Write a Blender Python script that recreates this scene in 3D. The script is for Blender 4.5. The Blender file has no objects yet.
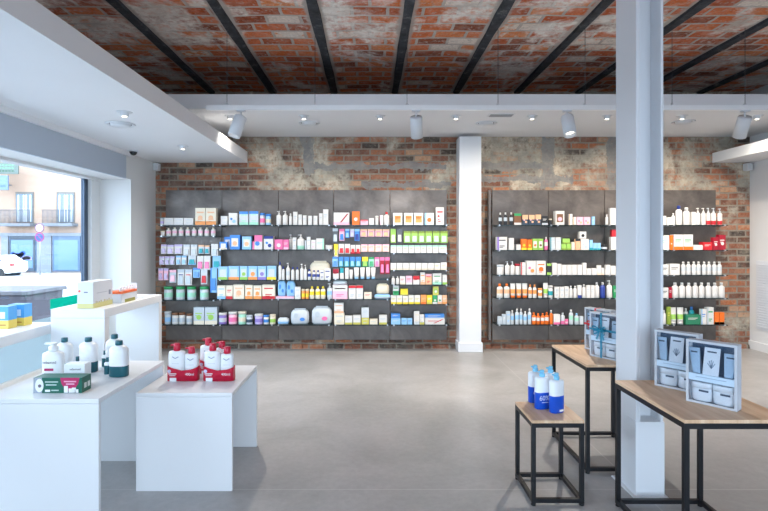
import bpy, math, random
from math import sin, cos, pi
from mathutils import Vector, Matrix
random.seed(7)
sc = bpy.context.scene
COL = sc.collection

# ------------------------------------------------------------------ camera
CAMZ = 1.33
cam_d = bpy.data.cameras.new('camera'); cam = bpy.data.objects.new('camera', cam_d); COL.objects.link(cam)
cam_d.lens = 24; cam_d.sensor_width = 36; cam_d.shift_x = 0.0169; cam_d.shift_y = -0.0202
cam_d.clip_start = 0.05; cam_d.clip_end = 300
cam.location = (0, 0, CAMZ); cam.rotation_euler = (pi/2, 0, 0)
sc.camera = cam
# ------------------------------------------------------------------ view
sc.view_settings.view_transform = 'Standard'; sc.view_settings.look = 'None'
sc.view_settings.gamma = 1; sc.view_settings.use_curve_mapping = False
sc.view_settings.exposure = 0.93
sc.cycles.max_bounces = 10; sc.cycles.diffuse_bounces = 6; sc.cycles.transparent_max_bounces = 24
sc.cycles.use_denoising = True
sc.cycles.caustics_reflective = False; sc.cycles.caustics_refractive = False
sc.cycles.sample_clamp_indirect = 6
# ------------------------------------------------------------------ world: bright overcast sky
SKY = 4.5
w = bpy.data.worlds.new('sky'); sc.world = w; w.use_nodes = True
bg = w.node_tree.nodes['Background']; bg.inputs[1].default_value = SKY
bg.inputs[0].default_value = (0.72, 0.83, 1.0, 1)
def area(name, loc, rot, sx, sy, power=0, color=(1, 1, 1), portal=False):
    l = bpy.data.lights.new(name, 'AREA'); l.shape = 'RECTANGLE'; l.size = sx; l.size_y = sy
    l.energy = power; l.color = color
    if portal: l.cycles.is_portal = True
    o = bpy.data.objects.new(name, l); COL.objects.link(o); o.location = loc; o.rotation_euler = rot
    return o
area('left_window_daylight', (-3.16, 2.9, 1.05), (0, -pi/2, 0), 1.9, 5.6, portal=True)
area('front_window_daylight', (1.0, -3.12, 1.45), (pi/2, 0, 0), 6.4, 2.6, portal=True)
SPOT_W, DOWN_W = 58, 22
WARM = (1.0, 0.93, 0.84)

# ------------------------------------------------------------------ materials
def srgb(h):
    h = h.lstrip('#'); v = [int(h[i:i+2], 16)/255 for i in (0, 2, 4)]
    return tuple((c/12.92 if c <= 0.04045 else ((c+0.055)/1.055)**2.4) for c in v) + (1,)
_mc = {}
def pm(hexc, rough=0.45, metal=0.0, emit=0.0, alpha=1.0):
    k = (hexc, rough, metal, emit, alpha)
    if k in _mc: return _mc[k]
    m = bpy.data.materials.new('surface_' + hexc.lstrip('#')); m.use_nodes = True
    p = m.node_tree.nodes['Principled BSDF']
    p.inputs['Base Color'].default_value = srgb(hexc); p.inputs['Roughness'].default_value = rough
    p.inputs['Metallic'].default_value = metal
    if emit: p.inputs['Emission Color'].default_value = srgb(hexc); p.inputs['Emission Strength'].default_value = emit
    _mc[k] = m; return m
class NT:
    def __init__(s, name):
        s.m = bpy.data.materials.new(name); s.m.use_nodes = True; s.t = s.m.node_tree; s.N = s.t.nodes; s.L = s.t.links
        s.p = s.N['Principled BSDF']; s.co = s.N.new('ShaderNodeTexCoord').outputs['Object']
    def link(s, a, b): s.L.new(a, b)
    def noise(s, scale, detail=4, rough=.55, vec=None, dist=0):
        n = s.N.new('ShaderNodeTexNoise'); n.inputs['Scale'].default_value = scale; n.inputs['Detail'].default_value = detail
        n.inputs['Roughness'].default_value = rough; n.inputs['Distortion'].default_value = dist
        s.link(vec or s.co, n.inputs['Vector']); return n.outputs['Fac']
    def ramp(s, fac, stops, mode='LINEAR'):
        n = s.N.new('ShaderNodeValToRGB'); n.color_ramp.interpolation = mode
        e = n.color_ramp.elements
        while len(e) < len(stops): e.new(0.5)
        for i, (p, c) in enumerate(stops):
            e[i].position = p; e[i].color = srgb(c) if isinstance(c, str) else (c, c, c, 1)
        s.link(fac, n.inputs[0]); return n.outputs[0]
    def mix(s, fac, a, b, bt='MIX'):
        n = s.N.new('ShaderNodeMix'); n.data_type = 'RGBA'; n.blend_type = bt
        for v, i in ((fac, 0), (a, 6), (b, 7)):
            if isinstance(v, (int, float)): n.inputs[i].default_value = v
            elif isinstance(v, str): n.inputs[i].default_value = srgb(v)
            else: s.link(v, n.inputs[i])
        return n.outputs[2]
    def math(s, op, a, b=0.0, clamp=False):
        n = s.N.new('ShaderNodeMath'); n.operation = op; n.use_clamp = clamp
        for v, i in ((a, 0), (b, 1)):
            if isinstance(v, (int, float)): n.inputs[i].default_value = v
            else: s.link(v, n.inputs[i])
        return n.outputs[0]
    def sep(s, v=None):
        n = s.N.new('ShaderNodeSeparateXYZ'); s.link(v or s.co, n.inputs[0]); return n.outputs
    def comb(s, x, y, z=0.0):
        n = s.N.new('ShaderNodeCombineXYZ')
        for v, i in ((x, 0), (y, 1), (z, 2)):
            if isinstance(v, (int, float)): n.inputs[i].default_value = v
            else: s.link(v, n.inputs[i])
        return n.outputs[0]
    def bump(s, h, strength=.3, dist=.01):
        n = s.N.new('ShaderNodeBump'); n.inputs['Strength'].default_value = strength; n.inputs['Distance'].default_value = dist
        s.link(h, n.inputs['Height']); s.link(n.outputs[0], s.p.inputs['Normal'])

def brick_mat(name, axes, bw, bh, mortar, cols, mortar_col, plaster, amount, height_bias=None, smear=0.0, rects=(), joints=False):
    s = NT(name); xyz = s.sep()
    u, v = xyz['XYZ'.index(axes[0])], xyz['XYZ'.index(axes[1])]
    wob = s.noise(2.2, 3); wob2 = s.noise(9, 2)
    u2 = s.math('ADD', u, s.math('MULTIPLY', wob2, 0.02)); v2 = s.math('ADD', v, s.math('MULTIPLY', wob, 0.03))
    vec = s.comb(u2, v2)
    b = s.N.new('ShaderNodeTexBrick'); s.link(vec, b.inputs['Vector'])
    b.inputs['Color1'].default_value = (0, 0, 0, 1); b.inputs['Color2'].default_value = (1, 1, 1, 1)
    b.inputs['Mortar'].default_value = (.5, .5, .5, 1); b.inputs['Scale'].default_value = 1
    b.inputs['Mortar Size'].default_value = mortar; b.inputs['Mortar Smooth'].default_value = .25; b.inputs['Bias'].default_value = 0
    b.inputs['Brick Width'].default_value = bw; b.inputs['Row Height'].default_value = bh
    val = s.math('ADD', b.outputs['Color'], s.math('MULTIPLY', s.math('SUBTRACT', s.noise(14, 4), .5), .5), True)
    bc = s.ramp(val, cols)
    grain = s.ramp(s.noise(45, 5, .7), [(.3, .72), (.7, 1.12)])
    bc = s.mix(1.0, bc, grain, 'MULTIPLY')
    mc = s.mix(s.noise(6, 4), mortar_col[0], mortar_col[1])
    frag = s.math('ADD', b.outputs['Fac'], s.ramp(s.noise(30, 4), [(.56, 0.0), (.7, .8)]), True)
    c = s.mix(frag, bc, mc)
    pn = s.noise(1.5, 7, .62, dist=.4)
    if height_bias:
        z0, z1, k = height_bias
        mr = s.N.new('ShaderNodeMapRange'); s.link(v, mr.inputs[0]); mr.inputs[1].default_value = z0; mr.inputs[2].default_value = z1
        mr.inputs[3].default_value = 0; mr.inputs[4].default_value = k
        pn = s.math('ADD', pn, mr.outputs[0])
    mask = s.ramp(pn, [(amount, 0.0), (amount+.07, 1.0)])
    mask = s.math('MULTIPLY', mask, s.ramp(s.noise(18, 5, .7), [(.32, .25), (.55, 1.0)]))
    pc = s.ramp(s.noise(3.1, 6, .6), [(.3, plaster[0]), (.5, plaster[1]), (.68, plaster[2])])
    c = s.mix(mask, c, pc)
    if smear: c = s.mix(s.math('MULTIPLY', s.ramp(s.noise(11, 6, .7), [(.42, 0.0), (.62, 1.0)]), smear), c, pc)
    if rects:
        du = s.math('ADD', u, s.math('MULTIPLY', s.math('SUBTRACT', s.noise(5, 5, .65), .5), .22)); dv = s.math('ADD', v, s.math('MULTIPLY', s.math('SUBTRACT', s.noise(6.3, 5, .65), .5), .20))
        tot = None
        for (x0, x1, z0, z1) in rects:
            a = s.math('MULTIPLY', s.math('GREATER_THAN', du, x0), s.math('LESS_THAN', du, x1)); b_ = s.math('MULTIPLY', s.math('GREATER_THAN', dv, z0), s.math('LESS_THAN', dv, z1))
            a = s.math('MULTIPLY', a, b_); tot = a if tot is None else s.math('MAXIMUM', tot, a)
        c = s.mix(s.math('MULTIPLY', tot, s.ramp(s.noise(20, 4), [(.3, .45), (.5, .9)])), c, s.ramp(s.noise(8, 5), [(.3, '#77787a'), (.7, '#95938d')]))
    if joints:
        fr_ = s.math('SUBTRACT', s.math('FRACT', s.math('ADD', s.math('DIVIDE', s.math('SUBTRACT', u, .296), .75), 100.5)), .5)
        dd = s.math('MULTIPLY', s.math('ABSOLUTE', fr_), .75); dd = s.math('ADD', dd, s.math('MULTIPLY', s.math('SUBTRACT', s.noise(9, 5, .7), .5), .09))
        c = s.mix(s.ramp(dd, [(.060, .9), (.085, 0.0)]), c, '#b5aca4')
    s.link(c, s.p.inputs['Base Color']); s.p.inputs['Roughness'].default_value = .88
    hgt = s.math('SUBTRACT', s.math('MULTIPLY', s.noise(50, 3), .3), s.math('MULTIPLY', frag, .8))
    s.bump(hgt, .6, .012)
    return s.m
M_WALLBRICK = brick_mat('wall_brick', 'XZ', .215, .077, .011,
    [(.05, '#4a3f39'), (.25, '#764c3b'), (.5, '#905841'), (.72, '#a0674b'), (.86, '#b3683f'), (.97, '#b89072')], ('#9a8f80', '#6f675d'),
    ('#85847c', '#b0a898', '#d2c5b0'), .60, (1.75, 2.02, .115), .2, ((1.35, 2.25, 2.20, 2.29), (1.35, 2.5, 2.04, 2.12), (2.1, 2.25, 1.95, 2.6), (2.9, 3.02, 1.9, 2.6), (-.85, -.70, 2.15, 2.6), (-.8, .9, 2.2, 2.27), (-.1, 1.0, 1.98, 2.05)))
M_CEILBRICK = brick_mat('ceiling_brick', 'XY', .285, .155, .015,
    [(.05, '#8a4424'), (.3, '#c25c2a'), (.6, '#da7034'), (.84, '#e08a50'), (.91, '#e6d9cc')], ('#cdc4bb', '#a3978d'),
    ('#dcd2c8', '#f2ece4', '#c8bdb2'), .525, None, .15, (), True)
def mat_beam():
    s = NT('ceiling_beam_tar'); c = s.ramp(s.noise(9, 6, .7), [(.35, '#23252a'), (.58, '#3c4046'), (.74, '#85857f')])
    s.link(c, s.p.inputs['Base Color']); s.p.inputs['Roughness'].default_value = .8; s.bump(s.noise(30, 4), .4, .01); return s.m
def mat_floor():
    s = NT('polished_concrete'); xyz = s.sep()
    c = s.ramp(s.noise(1.3, 8, .62, dist=.5), [(.3, '#92918f'), (.5, '#a3a1a0'), (.7, '#b1afae')])
    c2 = s.ramp(s.noise(26, 6, .7), [(.3, .9), (.7, 1.06)]); c = s.mix(1.0, c, c2, 'MULTIPLY')
    b = s.N.new('ShaderNodeTexBrick'); b.offset = 0
    s.link(s.comb(s.math('ADD', xyz[0], 8.17), s.math('ADD', xyz[1], 3.87)), b.inputs['Vector'])
    b.inputs['Scale'].default_value = 1; b.inputs['Brick Width'].default_value = 3.2; b.inputs['Row Height'].default_value = 3.3
    b.inputs['Mortar Size'].default_value = .0035; b.inputs['Mortar Smooth'].default_value = .1
    c = s.mix(s.math('MULTIPLY', b.outputs['Fac'], .45), c, '#c9c8c5')
    s.link(c, s.p.inputs['Base Color'])
    s.link(s.ramp(s.noise(2.5, 6, .6), [(.3, .31), (.7, .40)]), s.p.inputs['Roughness'])
    return s.m
def mat_steel():
    s = NT('dark_steel_sheet')
    c = s.ramp(s.noise(2.6, 8, .65, dist=.8), [(.25, '#4c4744'), (.5, '#67605c'), (.75, '#7f7670')])
    s.link(c, s.p.inputs['Base Color']); s.p.inputs['Metallic'].default_value = .35
    s.link(s.ramp(s.noise(5, 5), [(.3, .28), (.7, .45)]), s.p.inputs['Roughness']); return s.m
def mat_wood():
    s = NT('pale_oak_board'); xyz = s.sep()
    v = s.comb(s.math('MULTIPLY', xyz[0], 14), s.math('MULTIPLY', xyz[1], 1.6), 0.0)
    c = s.ramp(s.noise(1.6, 6, .6, v, .6), [(.3, '#c6a17c'), (.5, '#dbb692'), (.7, '#e8cbab')])
    s.link(c, s.p.inputs['Base Color']); s.p.inputs['Roughness'].default_value = .5; return s.m
def mat_plaster(name, col, rough=.7):
    s = NT(name); c = s.mix(s.math('MULTIPLY', s.noise(3, 5), .08), col, '#bdbdbd'); s.link(c, s.p.inputs['Base Color'])
    s.p.inputs['Roughness'].default_value = rough; return s.m
def mat_pane(name, tint, gloss=.12, edge=None):
    m = bpy.data.materials.new(name); m.use_nodes = True; t = m.node_tree; N = t.nodes; N.clear()
    o = N.new('ShaderNodeOutputMaterial'); a = N.new('ShaderNodeBsdfTransparent'); g = N.new('ShaderNodeBsdfGlossy'); x = N.new('ShaderNodeMixShader')
    lw = N.new('ShaderNodeLayerWeight'); lw.inputs[0].default_value = .5
    pw = N.new('ShaderNodeMath'); pw.operation = 'POWER'; pw.inputs[1].default_value = 5; t.links.new(lw.outputs['Facing'], pw.inputs[0])
    f = N.new('ShaderNodeMath'); f.operation = 'MULTIPLY_ADD'; f.inputs[1].default_value = .6; f.inputs[2].default_value = .035; t.links.new(pw.outputs[0], f.inputs[0])
    a.inputs[0].default_value = tint + (1,); g.inputs['Roughness'].default_value = .02; g.inputs['Color'].default_value = (.9, .9, .9, 1)
    t.links.new(f.outputs[0], x.inputs[0]); t.links.new(a.outputs[0], x.inputs[1]); t.links.new(g.outputs[0], x.inputs[2]); t.links.new(x.outputs[0], o.inputs[0])
    return m
M_BEAM = mat_beam(); M_FLOOR = mat_floor(); M_STEEL = mat_steel(); M_WOOD = mat_wood()
M_WHITE = mat_plaster('white_plaster', '#dfe0e0'); M_SOFFIT = mat_plaster('white_soffit_paint', '#e9ebee')
M_LAM = pm('#e4e6e8', .35); M_PAINT = mat_plaster('white_gloss_paint', '#e2e5e9', .4)
M_PANE = mat_pane('window_glass', (.93, .97, .98)); M_SHELF = mat_pane('shelf_glass', (.52, .62, .64)); M_SHELFEDGE = pm('#1d2c30', .2)
def mat_milky(name, col, k, trans=False):
    m = bpy.data.materials.new(name); m.use_nodes = True; t = m.node_tree; N = t.nodes; N.clear()
    o = N.new('ShaderNodeOutputMaterial'); a = N.new('ShaderNodeBsdfTransparent'); x = N.new('ShaderNodeMixShader'); d = N.new('ShaderNodeBsdfDiffuse'); d.inputs[0].default_value = srgb(col)
    src = d.outputs[0]
    if trans:
        a = N.new('ShaderNodeBsdfTranslucent'); a.inputs[0].default_value = srgb(col)
    x.inputs[0].default_value = k; t.links.new(a.outputs[0], x.inputs[1]); t.links.new(src, x.inputs[2]); t.links.new(x.outputs[0], o.inputs[0]); return m
M_FROST = mat_milky('frosted_film', '#bccbd1', .5, True); M_MILKY = mat_milky('milky_plastic', '#e4e8ee', .45)
M_CLEAR = mat_pane('clear_plastic', (.93, .95, .97))
M_BLACK = pm('#15161a', .4, .3); M_DARK = pm('#0d0e10', .6); M_LAMP = pm('#fff2df', .5, 0, 3)

# ------------------------------------------------------------------ mesh helper
class MB:
    def __init__(s): s.v = []; s.f = []; s.m = []; s.sm = []; s.mats = []
    def mi(s, m):
        if m not in s.mats: s.mats.append(m)
        return s.mats.index(m)
    def face(s, idx, m, smooth=False): s.f.append(idx); s.m.append(s.mi(m)); s.sm.append(smooth)
    def box(s, x0, y0, z0, x1, y1, z1, m, taper=0):
        b = len(s.v); t = taper
        s.v += [(x0, y0, z0), (x1, y0, z0), (x1, y1, z0), (x0, y1, z0), (x0+t, y0+t, z1), (x1-t, y0+t, z1), (x1-t, y1-t, z1), (x0+t, y1-t, z1)]
        for q in ((0, 3, 2, 1), (4, 5, 6, 7), (0, 1, 5, 4), (1, 2, 6, 5), (2, 3, 7, 6), (3, 0, 4, 7)): s.face([b+i for i in q], m)
        return s
    def lathe(s, prof, m, cx=0, cy=0, sx=1, sy=1, seg=12, e=1.0, smooth=True, mats=None, cap=True):
        """prof: (radius, z); mats: list of (z_limit, material) to colour bands; e<1 squarer outline"""
        b = len(s.v); n = len(prof)
        for r, z in prof:
            for k in range(seg):
                a = 2*pi*k/seg + pi/seg; c_, s_ = cos(a), sin(a)
                if e != 1: c_ = math.copysign(abs(c_)**e, c_); s_ = math.copysign(abs(s_)**e, s_)
                s.v.append((cx + r*sx*c_, cy + r*sy*s_, z))
        for i in range(n-1):
            mm = m
            if mats:
                zc = (prof[i][1]+prof[i+1][1])/2
                for zl, mt in mats:
                    if zc <= zl: mm = mt; break
            for k in range(seg):
                k2 = (k+1) % seg; s.face([b+i*seg+k, b+i*seg+k2, b+(i+1)*seg+k2, b+(i+1)*seg+k], mm, smooth)
        if cap:
            s.face([b+k for k in range(seg)][::-1], mats[0][1] if mats else m)
            s.face([b+(n-1)*seg+k for k in range(seg)], m)
        return s
    def tube(s, p, q, r, m, seg=8):
        p, q = Vector(p), Vector(q); d = (q-p).normalized(); u = d.orthogonal().normalized(); w_ = d.cross(u); b = len(s.v)
        for c in (p, q):
            for k in range(seg):
                a = 2*pi*k/seg; s.v.append(tuple(c + u*r*cos(a) + w_*r*sin(a)))
        for k in range(seg):
            k2 = (k+1) % seg; s.face([b+k, b+k2, b+seg+k2, b+seg+k], m, True)
        s.face([b+k for k in range(seg)][::-1], m); s.face([b+seg+k for k in range(seg)], m); return s
    def disc(s, cx, y, cz, r, m, seg=12, rz=None, t=.0006):
        """thin raised disc on a front facing -y"""
        b = len(s.v); rz = rz or r
        for yy in (y-t, y):
            for k in range(seg):
                a = 2*pi*k/seg; s.v.append((cx+r*cos(a), yy, cz+rz*sin(a)))
        s.face([b+k for k in range(seg)], m)
        for k in range(seg):
            k2 = (k+1) % seg; s.face([b+k, b+seg+k, b+seg+k2, b+k2], m)
        return s
    def build(s, name, parent=None, loc=(0, 0, 0), rz=0, bevel=0):
        me = bpy.data.meshes.new(name); me.from_pydata(s.v, [], s.f)
        for m in s.mats: me.materials.append(m)
        me.polygons.foreach_set('material_index', s.m); me.polygons.foreach_set('use_smooth', s.sm); me.update()
        o = bpy.data.objects.new(name, me); COL.objects.link(o)
        o.location = loc; o.rotation_euler = (0, 0, rz)
        if parent: o.parent = parent
        if bevel:
            bv = o.modifiers.new('bevel', 'BEVEL'); bv.width = bevel; bv.segments = 2; bv.limit_method = 'ANGLE'
        return o
def tag(o, label, cat, group=None):
    o['label'] = label; o['category'] = cat
    if group: o['group'] = group
    n = len(label.replace(',', ' ').split())
    if not 4 <= n <= 16: print('LABEL LENGTH', n, label)
    return o
def struct(o): o['kind'] = 'structure'; return o
def empty(name, loc, rz=0):
    o = bpy.data.objects.new(name, None); COL.objects.link(o); o.location = loc; o.rotation_euler = (0, 0, rz); o.empty_display_size = .05; return o
def copy_tree(o, parent=None):
    c = o.copy(); COL.objects.link(c)
    if parent: c.parent = parent
    for ch in list(o.children): copy_tree(ch, c)
    return c
def text(parent, body, size, loc, mat, rot=(pi/2, 0, 0), name='lettering'):
    c = bpy.data.curves.new(name, 'FONT'); c.body = body; c.size = size; c.align_x = 'CENTER'; c.align_y = 'CENTER'; c.extrude = .0003
    c.materials.append(mat); tmp = bpy.data.objects.new(name, c); me = bpy.data.meshes.new_from_object(tmp); bpy.data.objects.remove(tmp)
    me.name = name; o = bpy.data.objects.new(name, me); COL.objects.link(o); o.parent = parent; o.location = loc; o.rotation_euler = rot; return o
def bx(name, x0, y0, z0, x1, y1, z1, m, parent=None, bevel=0):
    return MB().box(x0, y0, z0, x1, y1, z1, m).build(name, parent, bevel=bevel)

# ------------------------------------------------------------------ room shell
WY = 6.30; CH = 3.15; XL = -2.65; XG = -3.05; XR = 4.66; YB = -3.0
struct(bx('floor', XG-.1, YB-.1, -.12, XR+.2, WY+.2, 0, M_FLOOR))
struct(bx('wall_back', XL-.5, WY, 0, XR+.3, WY+.25, CH+.2, M_WALLBRICK))
struct(bx('wall_right', XR, YB, 0, XR+.2, WY, CH+.2, M_WHITE))
wl = MB()
wl.box(XL-.5, 5.65, 0, XL, WY, CH+.2, M_WHITE)            # pier beside the window
wl.box(XG-.1, YB, 2.0, XL, 5.65, CH+.2, M_WHITE)         # above the window
wl.box(XG-.1, YB, 0, XL-.12, 5.65, .10, M_WHITE)         # kerb under the window
wl.box(XG-.1, YB, .10, XL, .15, 2.0, M_WHITE)
struct(wl.build('wall_left'))
wf = MB()
wf.box(-2.65, YB-.15, 0, -2.1, YB, CH+.2, M_WHITE); wf.box(4.1, YB-.15, 0, XR, YB, CH+.2, M_WHITE)
wf.box(-2.1, YB-.15, 0, 4.1, YB, .2, M_WHITE); wf.box(-2.1, YB-.15, 2.7, 4.1, YB, CH+.2, M_WHITE); wf.box(XG-.1, YB-.15, 0, -2.65, YB, CH+.2, M_WHITE)
struct(wf.build('wall_front'))
# front shop window behind the viewpoint
fw = struct(empty('window_2', (1, YB-.07, .2)))
for x in (-3.1, -1.05, 1.0, 3.04): bx('window_frame', x, -.03, 0, x+.06, .03, 2.5, pm('#3b4048', .4, .4), fw)
bx('window_pane', -3.1, -.004, 0, 3.1, .004, 2.5, M_PANE, fw)
# vaulted brick ceiling between beams
BX0, BS = .296, .75
cb = MB(); xs = []
edges = [BX0 + BS*k for k in range(-5, 7)]
pts = []
for a in edges:
    for k in range(8):
        u = k/8; x = a + BS*u; z = CH + .010*(1-(2*u-1)**2); pts.append((x, z))
b0 = len(cb.v)
for x, z in pts: cb.v.append((x, YB-.2, z)); cb.v.append((x, WY+.2, z))
for i in range(len(pts)-1): cb.face([2*i, 2*i+1, 2*i+3, 2*i+2], M_CEILBRICK, True)
b1 = len(cb.v); xa, xb = pts[0][0], pts[-1][0]
cb.box(xa, YB-.2, CH+.06, xb, WY+.2, CH+.3, M_CEILBRICK)
struct(cb.build('ceiling'))
for a in edges[1:]:
    m_ = MB(); n = 26; b = 0
    for k in range(n+1):
        y = YB-.1 + (WY-YB+.1)*k/n; wv = .037 + random.uniform(-.006, .006)
        m_.v += [(a-wv, y, CH-.022), (a+wv+random.uniform(-.004, .004), y, CH-.022), (a+wv+.012, y, CH+.03), (a-wv-.012, y, CH+.03)]
    for k in range(n):
        for q in range(4): q2 = (q+1) % 4; m_.face([4*k+q, 4*k+q2, 4*(k+1)+q2, 4*(k+1)+q][::-1], M_BEAM)
    m_.face([0, 1, 2, 3], M_BEAM); m_.face([4*n+3, 4*n+2, 4*n+1, 4*n], M_BEAM)
    struct(m_.build('ceiling_beam'))
# dropped soffits
struct(bx('soffit_back', XL, 4.95, 2.60, XR, WY, 2.74, M_SOFFIT))
struct(bx('soffit_left', XL, -.6, 2.28, -1.52, WY, 2.415, M_SOFFIT))
struct(bx('soffit_right', 4.2, 1.0, 2.28, XR, WY, 2.40, M_SOFFIT))
t_ = MB(); t_.box(XL, .1, 2.235, XL+.05, 5.55, 2.28, M_SOFFIT); t_.box(XL, .1, 1.99, XL+.02, 5.5, 2.235, pm('#b4bfcc', .6)); t_.box(XL-.35, .1, 1.975, XL-.3, 5.6, 2.0, M_WHITE)  # blind box face tinted grey-blue: shade on a white housing put into its colour
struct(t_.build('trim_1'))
struct(bx('baseboard_left', XL, 5.66, 0, XL+.012, WY, .09, M_WHITE))
struct(bx('baseboard_right', XR-.015, YB, 0, XR, WY, .10, M_WHITE))
# rough mortar kerb under the panels
kb = MB(); x = -2.55
while x < 4.6:
    wv = random.uniform(.12, .3); hv = random.uniform(.03, .07); kb.box(x, WY-.025-random.uniform(0, .015), 0, min(x+wv, 4.64), WY+.01, hv, M_WALLBRICK, .004); x += wv+.004
struct(kb.build('trim_2'))
# left window
win = struct(empty('window_1', (XG, 0, .10)))
FR = pm('#46566a', .35, .3)
fr = MB(); fr.box(-.015, 5.41, 0, .02, 5.48, 1.90, FR); fr.build('window_frame', win)
fr2 = MB(); fr2.box(-.04, 5.48, 0, .06, 5.65, 1.90, M_WHITE); fr2.box(-.03, .15, 0, .04, 5.48, .05, M_WHITE); fr2.box(-.03, .15, 1.88, .03, 5.48, 1.90, M_WHITE); fr2.build('window_surround', win)
bx('window_pane', -.004, .15, .05, .004, 5.41, 1.88, M_PANE, win)
bx('frosted_film', .0045, .15, .05, .0055, 5.40, .50, M_FROST, win)
bx('window_film', .0045, 4.86, .565, .0055, 5.40, .665, mat_milky('teal_film', '#28c2ae', .4, True), win)
struct(bx('window_sill', XG+.04, .15, .09, XL-.12, 5.65, .12, M_WHITE))

# engaged white post between the two displays
post = struct(MB().box(1.05, 6.08, 0, 1.31, WY, 2.56, M_PAINT).build('pillar_wall', bevel=.004))
struct(bx('pillar_plinth', 1.035, 6.065, 0, 1.325, WY, .11, M_PAINT, bevel=.004))
# steel column in the room
cl = MB()
cl.box(1.372, 2.65, 0, 1.386, 2.87, CH, M_PAINT); cl.box(1.500, 2.65, 0, 1.514, 2.87, CH, M_PAINT)
cl.box(1.386, 2.745, 0, 1.500, 2.775, CH, M_PAINT); cl.box(1.386, 2.65, 0, 1.396, 2.66, CH, M_PAINT)
cl.box(1.368, 2.646, 0, 1.518, 2.745, .39, M_PAINT); cl.box(1.35, 2.63, 0, 1.53, 2.88, .008, M_PAINT)
struct(cl.build('pillar_steel', bevel=.003))

# ------------------------------------------------------------------ outside
GZ = lambda y: -.12 - .03*y
g = MB(); g.v += [(-70, -30, GZ(-30)+0), (40, -30, GZ(-30)), (40, 60, GZ(60)-.0), (-70, 60, GZ(60))]
g.v = [(-70, -40, -.14), (40, -40, -.14), (40, 2, -.15), (-70, 2, -.15), (40, 60, -1.9), (-70, 60, -1.9)]
M_PAVE = mat_plaster('pale_paving', '#9a9a9a', .8)
g.face([0, 1, 2, 3], M_PAVE); g.face([3, 2, 4, 5], M_PAVE)
struct(g.build('ground_street'))
FY = 42.0; FS = FY/512
def fx(px): return (px-371)*FS
def fz(py): return CAMZ + (240-py)*FS
bld = empty('apartment_building', (fx(40), FY, fz(273)))
tag(bld, 'pale beige building across the street with balconies and shop doors', 'building')
BZ = fz(273); BXo = fx(40)
M_FAC = mat_plaster('beige_render', '#a88c78', .85); M_STONE = pm('#7a8088', .7)
def fb(name, x0, y0, x1, y1, d0, d1, m, parent=bld):   # pixels -> metres on the facade plane, d = towards the viewer
    return MB().box(fx(x0)-BXo, -d1, fz(y1)-BZ, fx(x1)-BXo, -d0, fz(y0)-BZ, m).build(name, parent)
fb('wall', -260, 60, 160, 278, -6, 0, M_FAC)
st = MB()
for x0, x1 in ((-260, -4), (2, 9), (37.5, 52), (82, 160)): st.box(fx(x0)-BXo, -.12, -.5, fx(x1)-BXo, 0, fz(236)-BZ, M_STONE)
st.box(fx(-260)-BXo, -.18, fz(236)-BZ, fx(160)-BXo, 0, fz(233)-BZ, M_STONE); st.build('stone_base', bld)
cn = MB(); cn.box(fx(-260)-BXo, -.35, fz(178)-BZ, fx(160)-BXo, 0, fz(175)-BZ, pm('#d5dae2', .7)); 
for (x0, x1) in ((10, 37), (53, 81)):
    d = fb('shop_door', x0, 236, x1, 271.5, .02, .10, pm('#48607a', .3)); 
    q = MB(); q.box(fx(x0+2)-BXo, -.14, fz(270)-BZ, fx(x1-2)-BXo, -.11, fz(240)-BZ, pm('#607e9a', .15))
    if x0 == 10: q.box(fx(x0+1)-BXo, -.15, fz(239.5)-BZ, fx(x1-1)-BXo, -.1, fz(236)-BZ, pm('#38434f', .4)); q.box(fx(10.5)-BXo, -.15, fz(271)-BZ, fx(12)-BXo, -.1, fz(240)-BZ, pm('#38434f', .4)); q.box(fx(34)-BXo, -.15, fz(271)-BZ, fx(36)-BXo, -.1, fz(240)-BZ, pm('#38434f', .4)); q.box(fx(16)-BXo, -.16, fz(271)-BZ, fx(36)-BXo, -.1, fz(268)-BZ, pm('#38434f', .4))
    q2 = q.build('door_glass', d)
lg = MB(); 
for k in range(9): lg.disc(fx(14+k*1.3)-BXo, -.17, fz(253+3.2*sin(k*.4+.3)+ (1 if k > 4 else 0))-BZ, .26-.02*abs(k-4), pm('#1d4cae', .5))
for k in range(6): lg.disc(fx(24+k*1.5)-BXo, -.18, fz(259-1.5*sin(k*.55))-BZ, .17, pm('#8f8bc4', .5))
lg.build('door_logo', bld)
for (x0, x1) in ((-24, -8), (17, 33), (58, 74), (99, 115)):
    wn = fb('window', x0-1, 192, x1+1, 223, .0, .06, pm('#6a655e', .6))
    q = MB(); q.box(fx(x0)-BXo, -.09, fz(222)-BZ, fx((x0+x1)/2-.4)-BXo, -.07, fz(194)-BZ, pm('#66727f', .2)); q.box(fx((x0+x1)/2+.4)-BXo, -.09, fz(222)-BZ, fx(x1)-BXo, -.07, fz(194)-BZ, pm('#66727f', .2)); q.build('pane', wn)
    q = MB()
    for xx in (x0+1.5, (x0+x1)/2-1.2, (x0+x1)/2+1.2, x1-2.5): q.box(fx(xx)-BXo, -.11, fz(222)-BZ, fx(xx+1.4)-BXo, -.09, fz(195)-BZ, pm('#c4c8cc', .5))
    q.build('casement', wn)
    bal = fb('balcony', x0-10, 223.5, x1+4, 226.5, 0, .9, pm('#6c7076', .7))
    q = MB(); xx = x0-9
    while xx < x1+4: q.tube((fx(xx)-BXo, -.85, fz(223.5)-BZ), (fx(xx)-BXo, -.85, fz(210.5)-BZ), .022, pm('#565b62', .5), 4); xx += 1.25
    q.tube((fx(x0-10)-BXo, -.85, fz(210.5)-BZ), (fx(x1+4)-BXo, -.85, fz(210.5)-BZ), .035, pm('#565b62', .5), 4); q.build('railing', bal)
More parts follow.
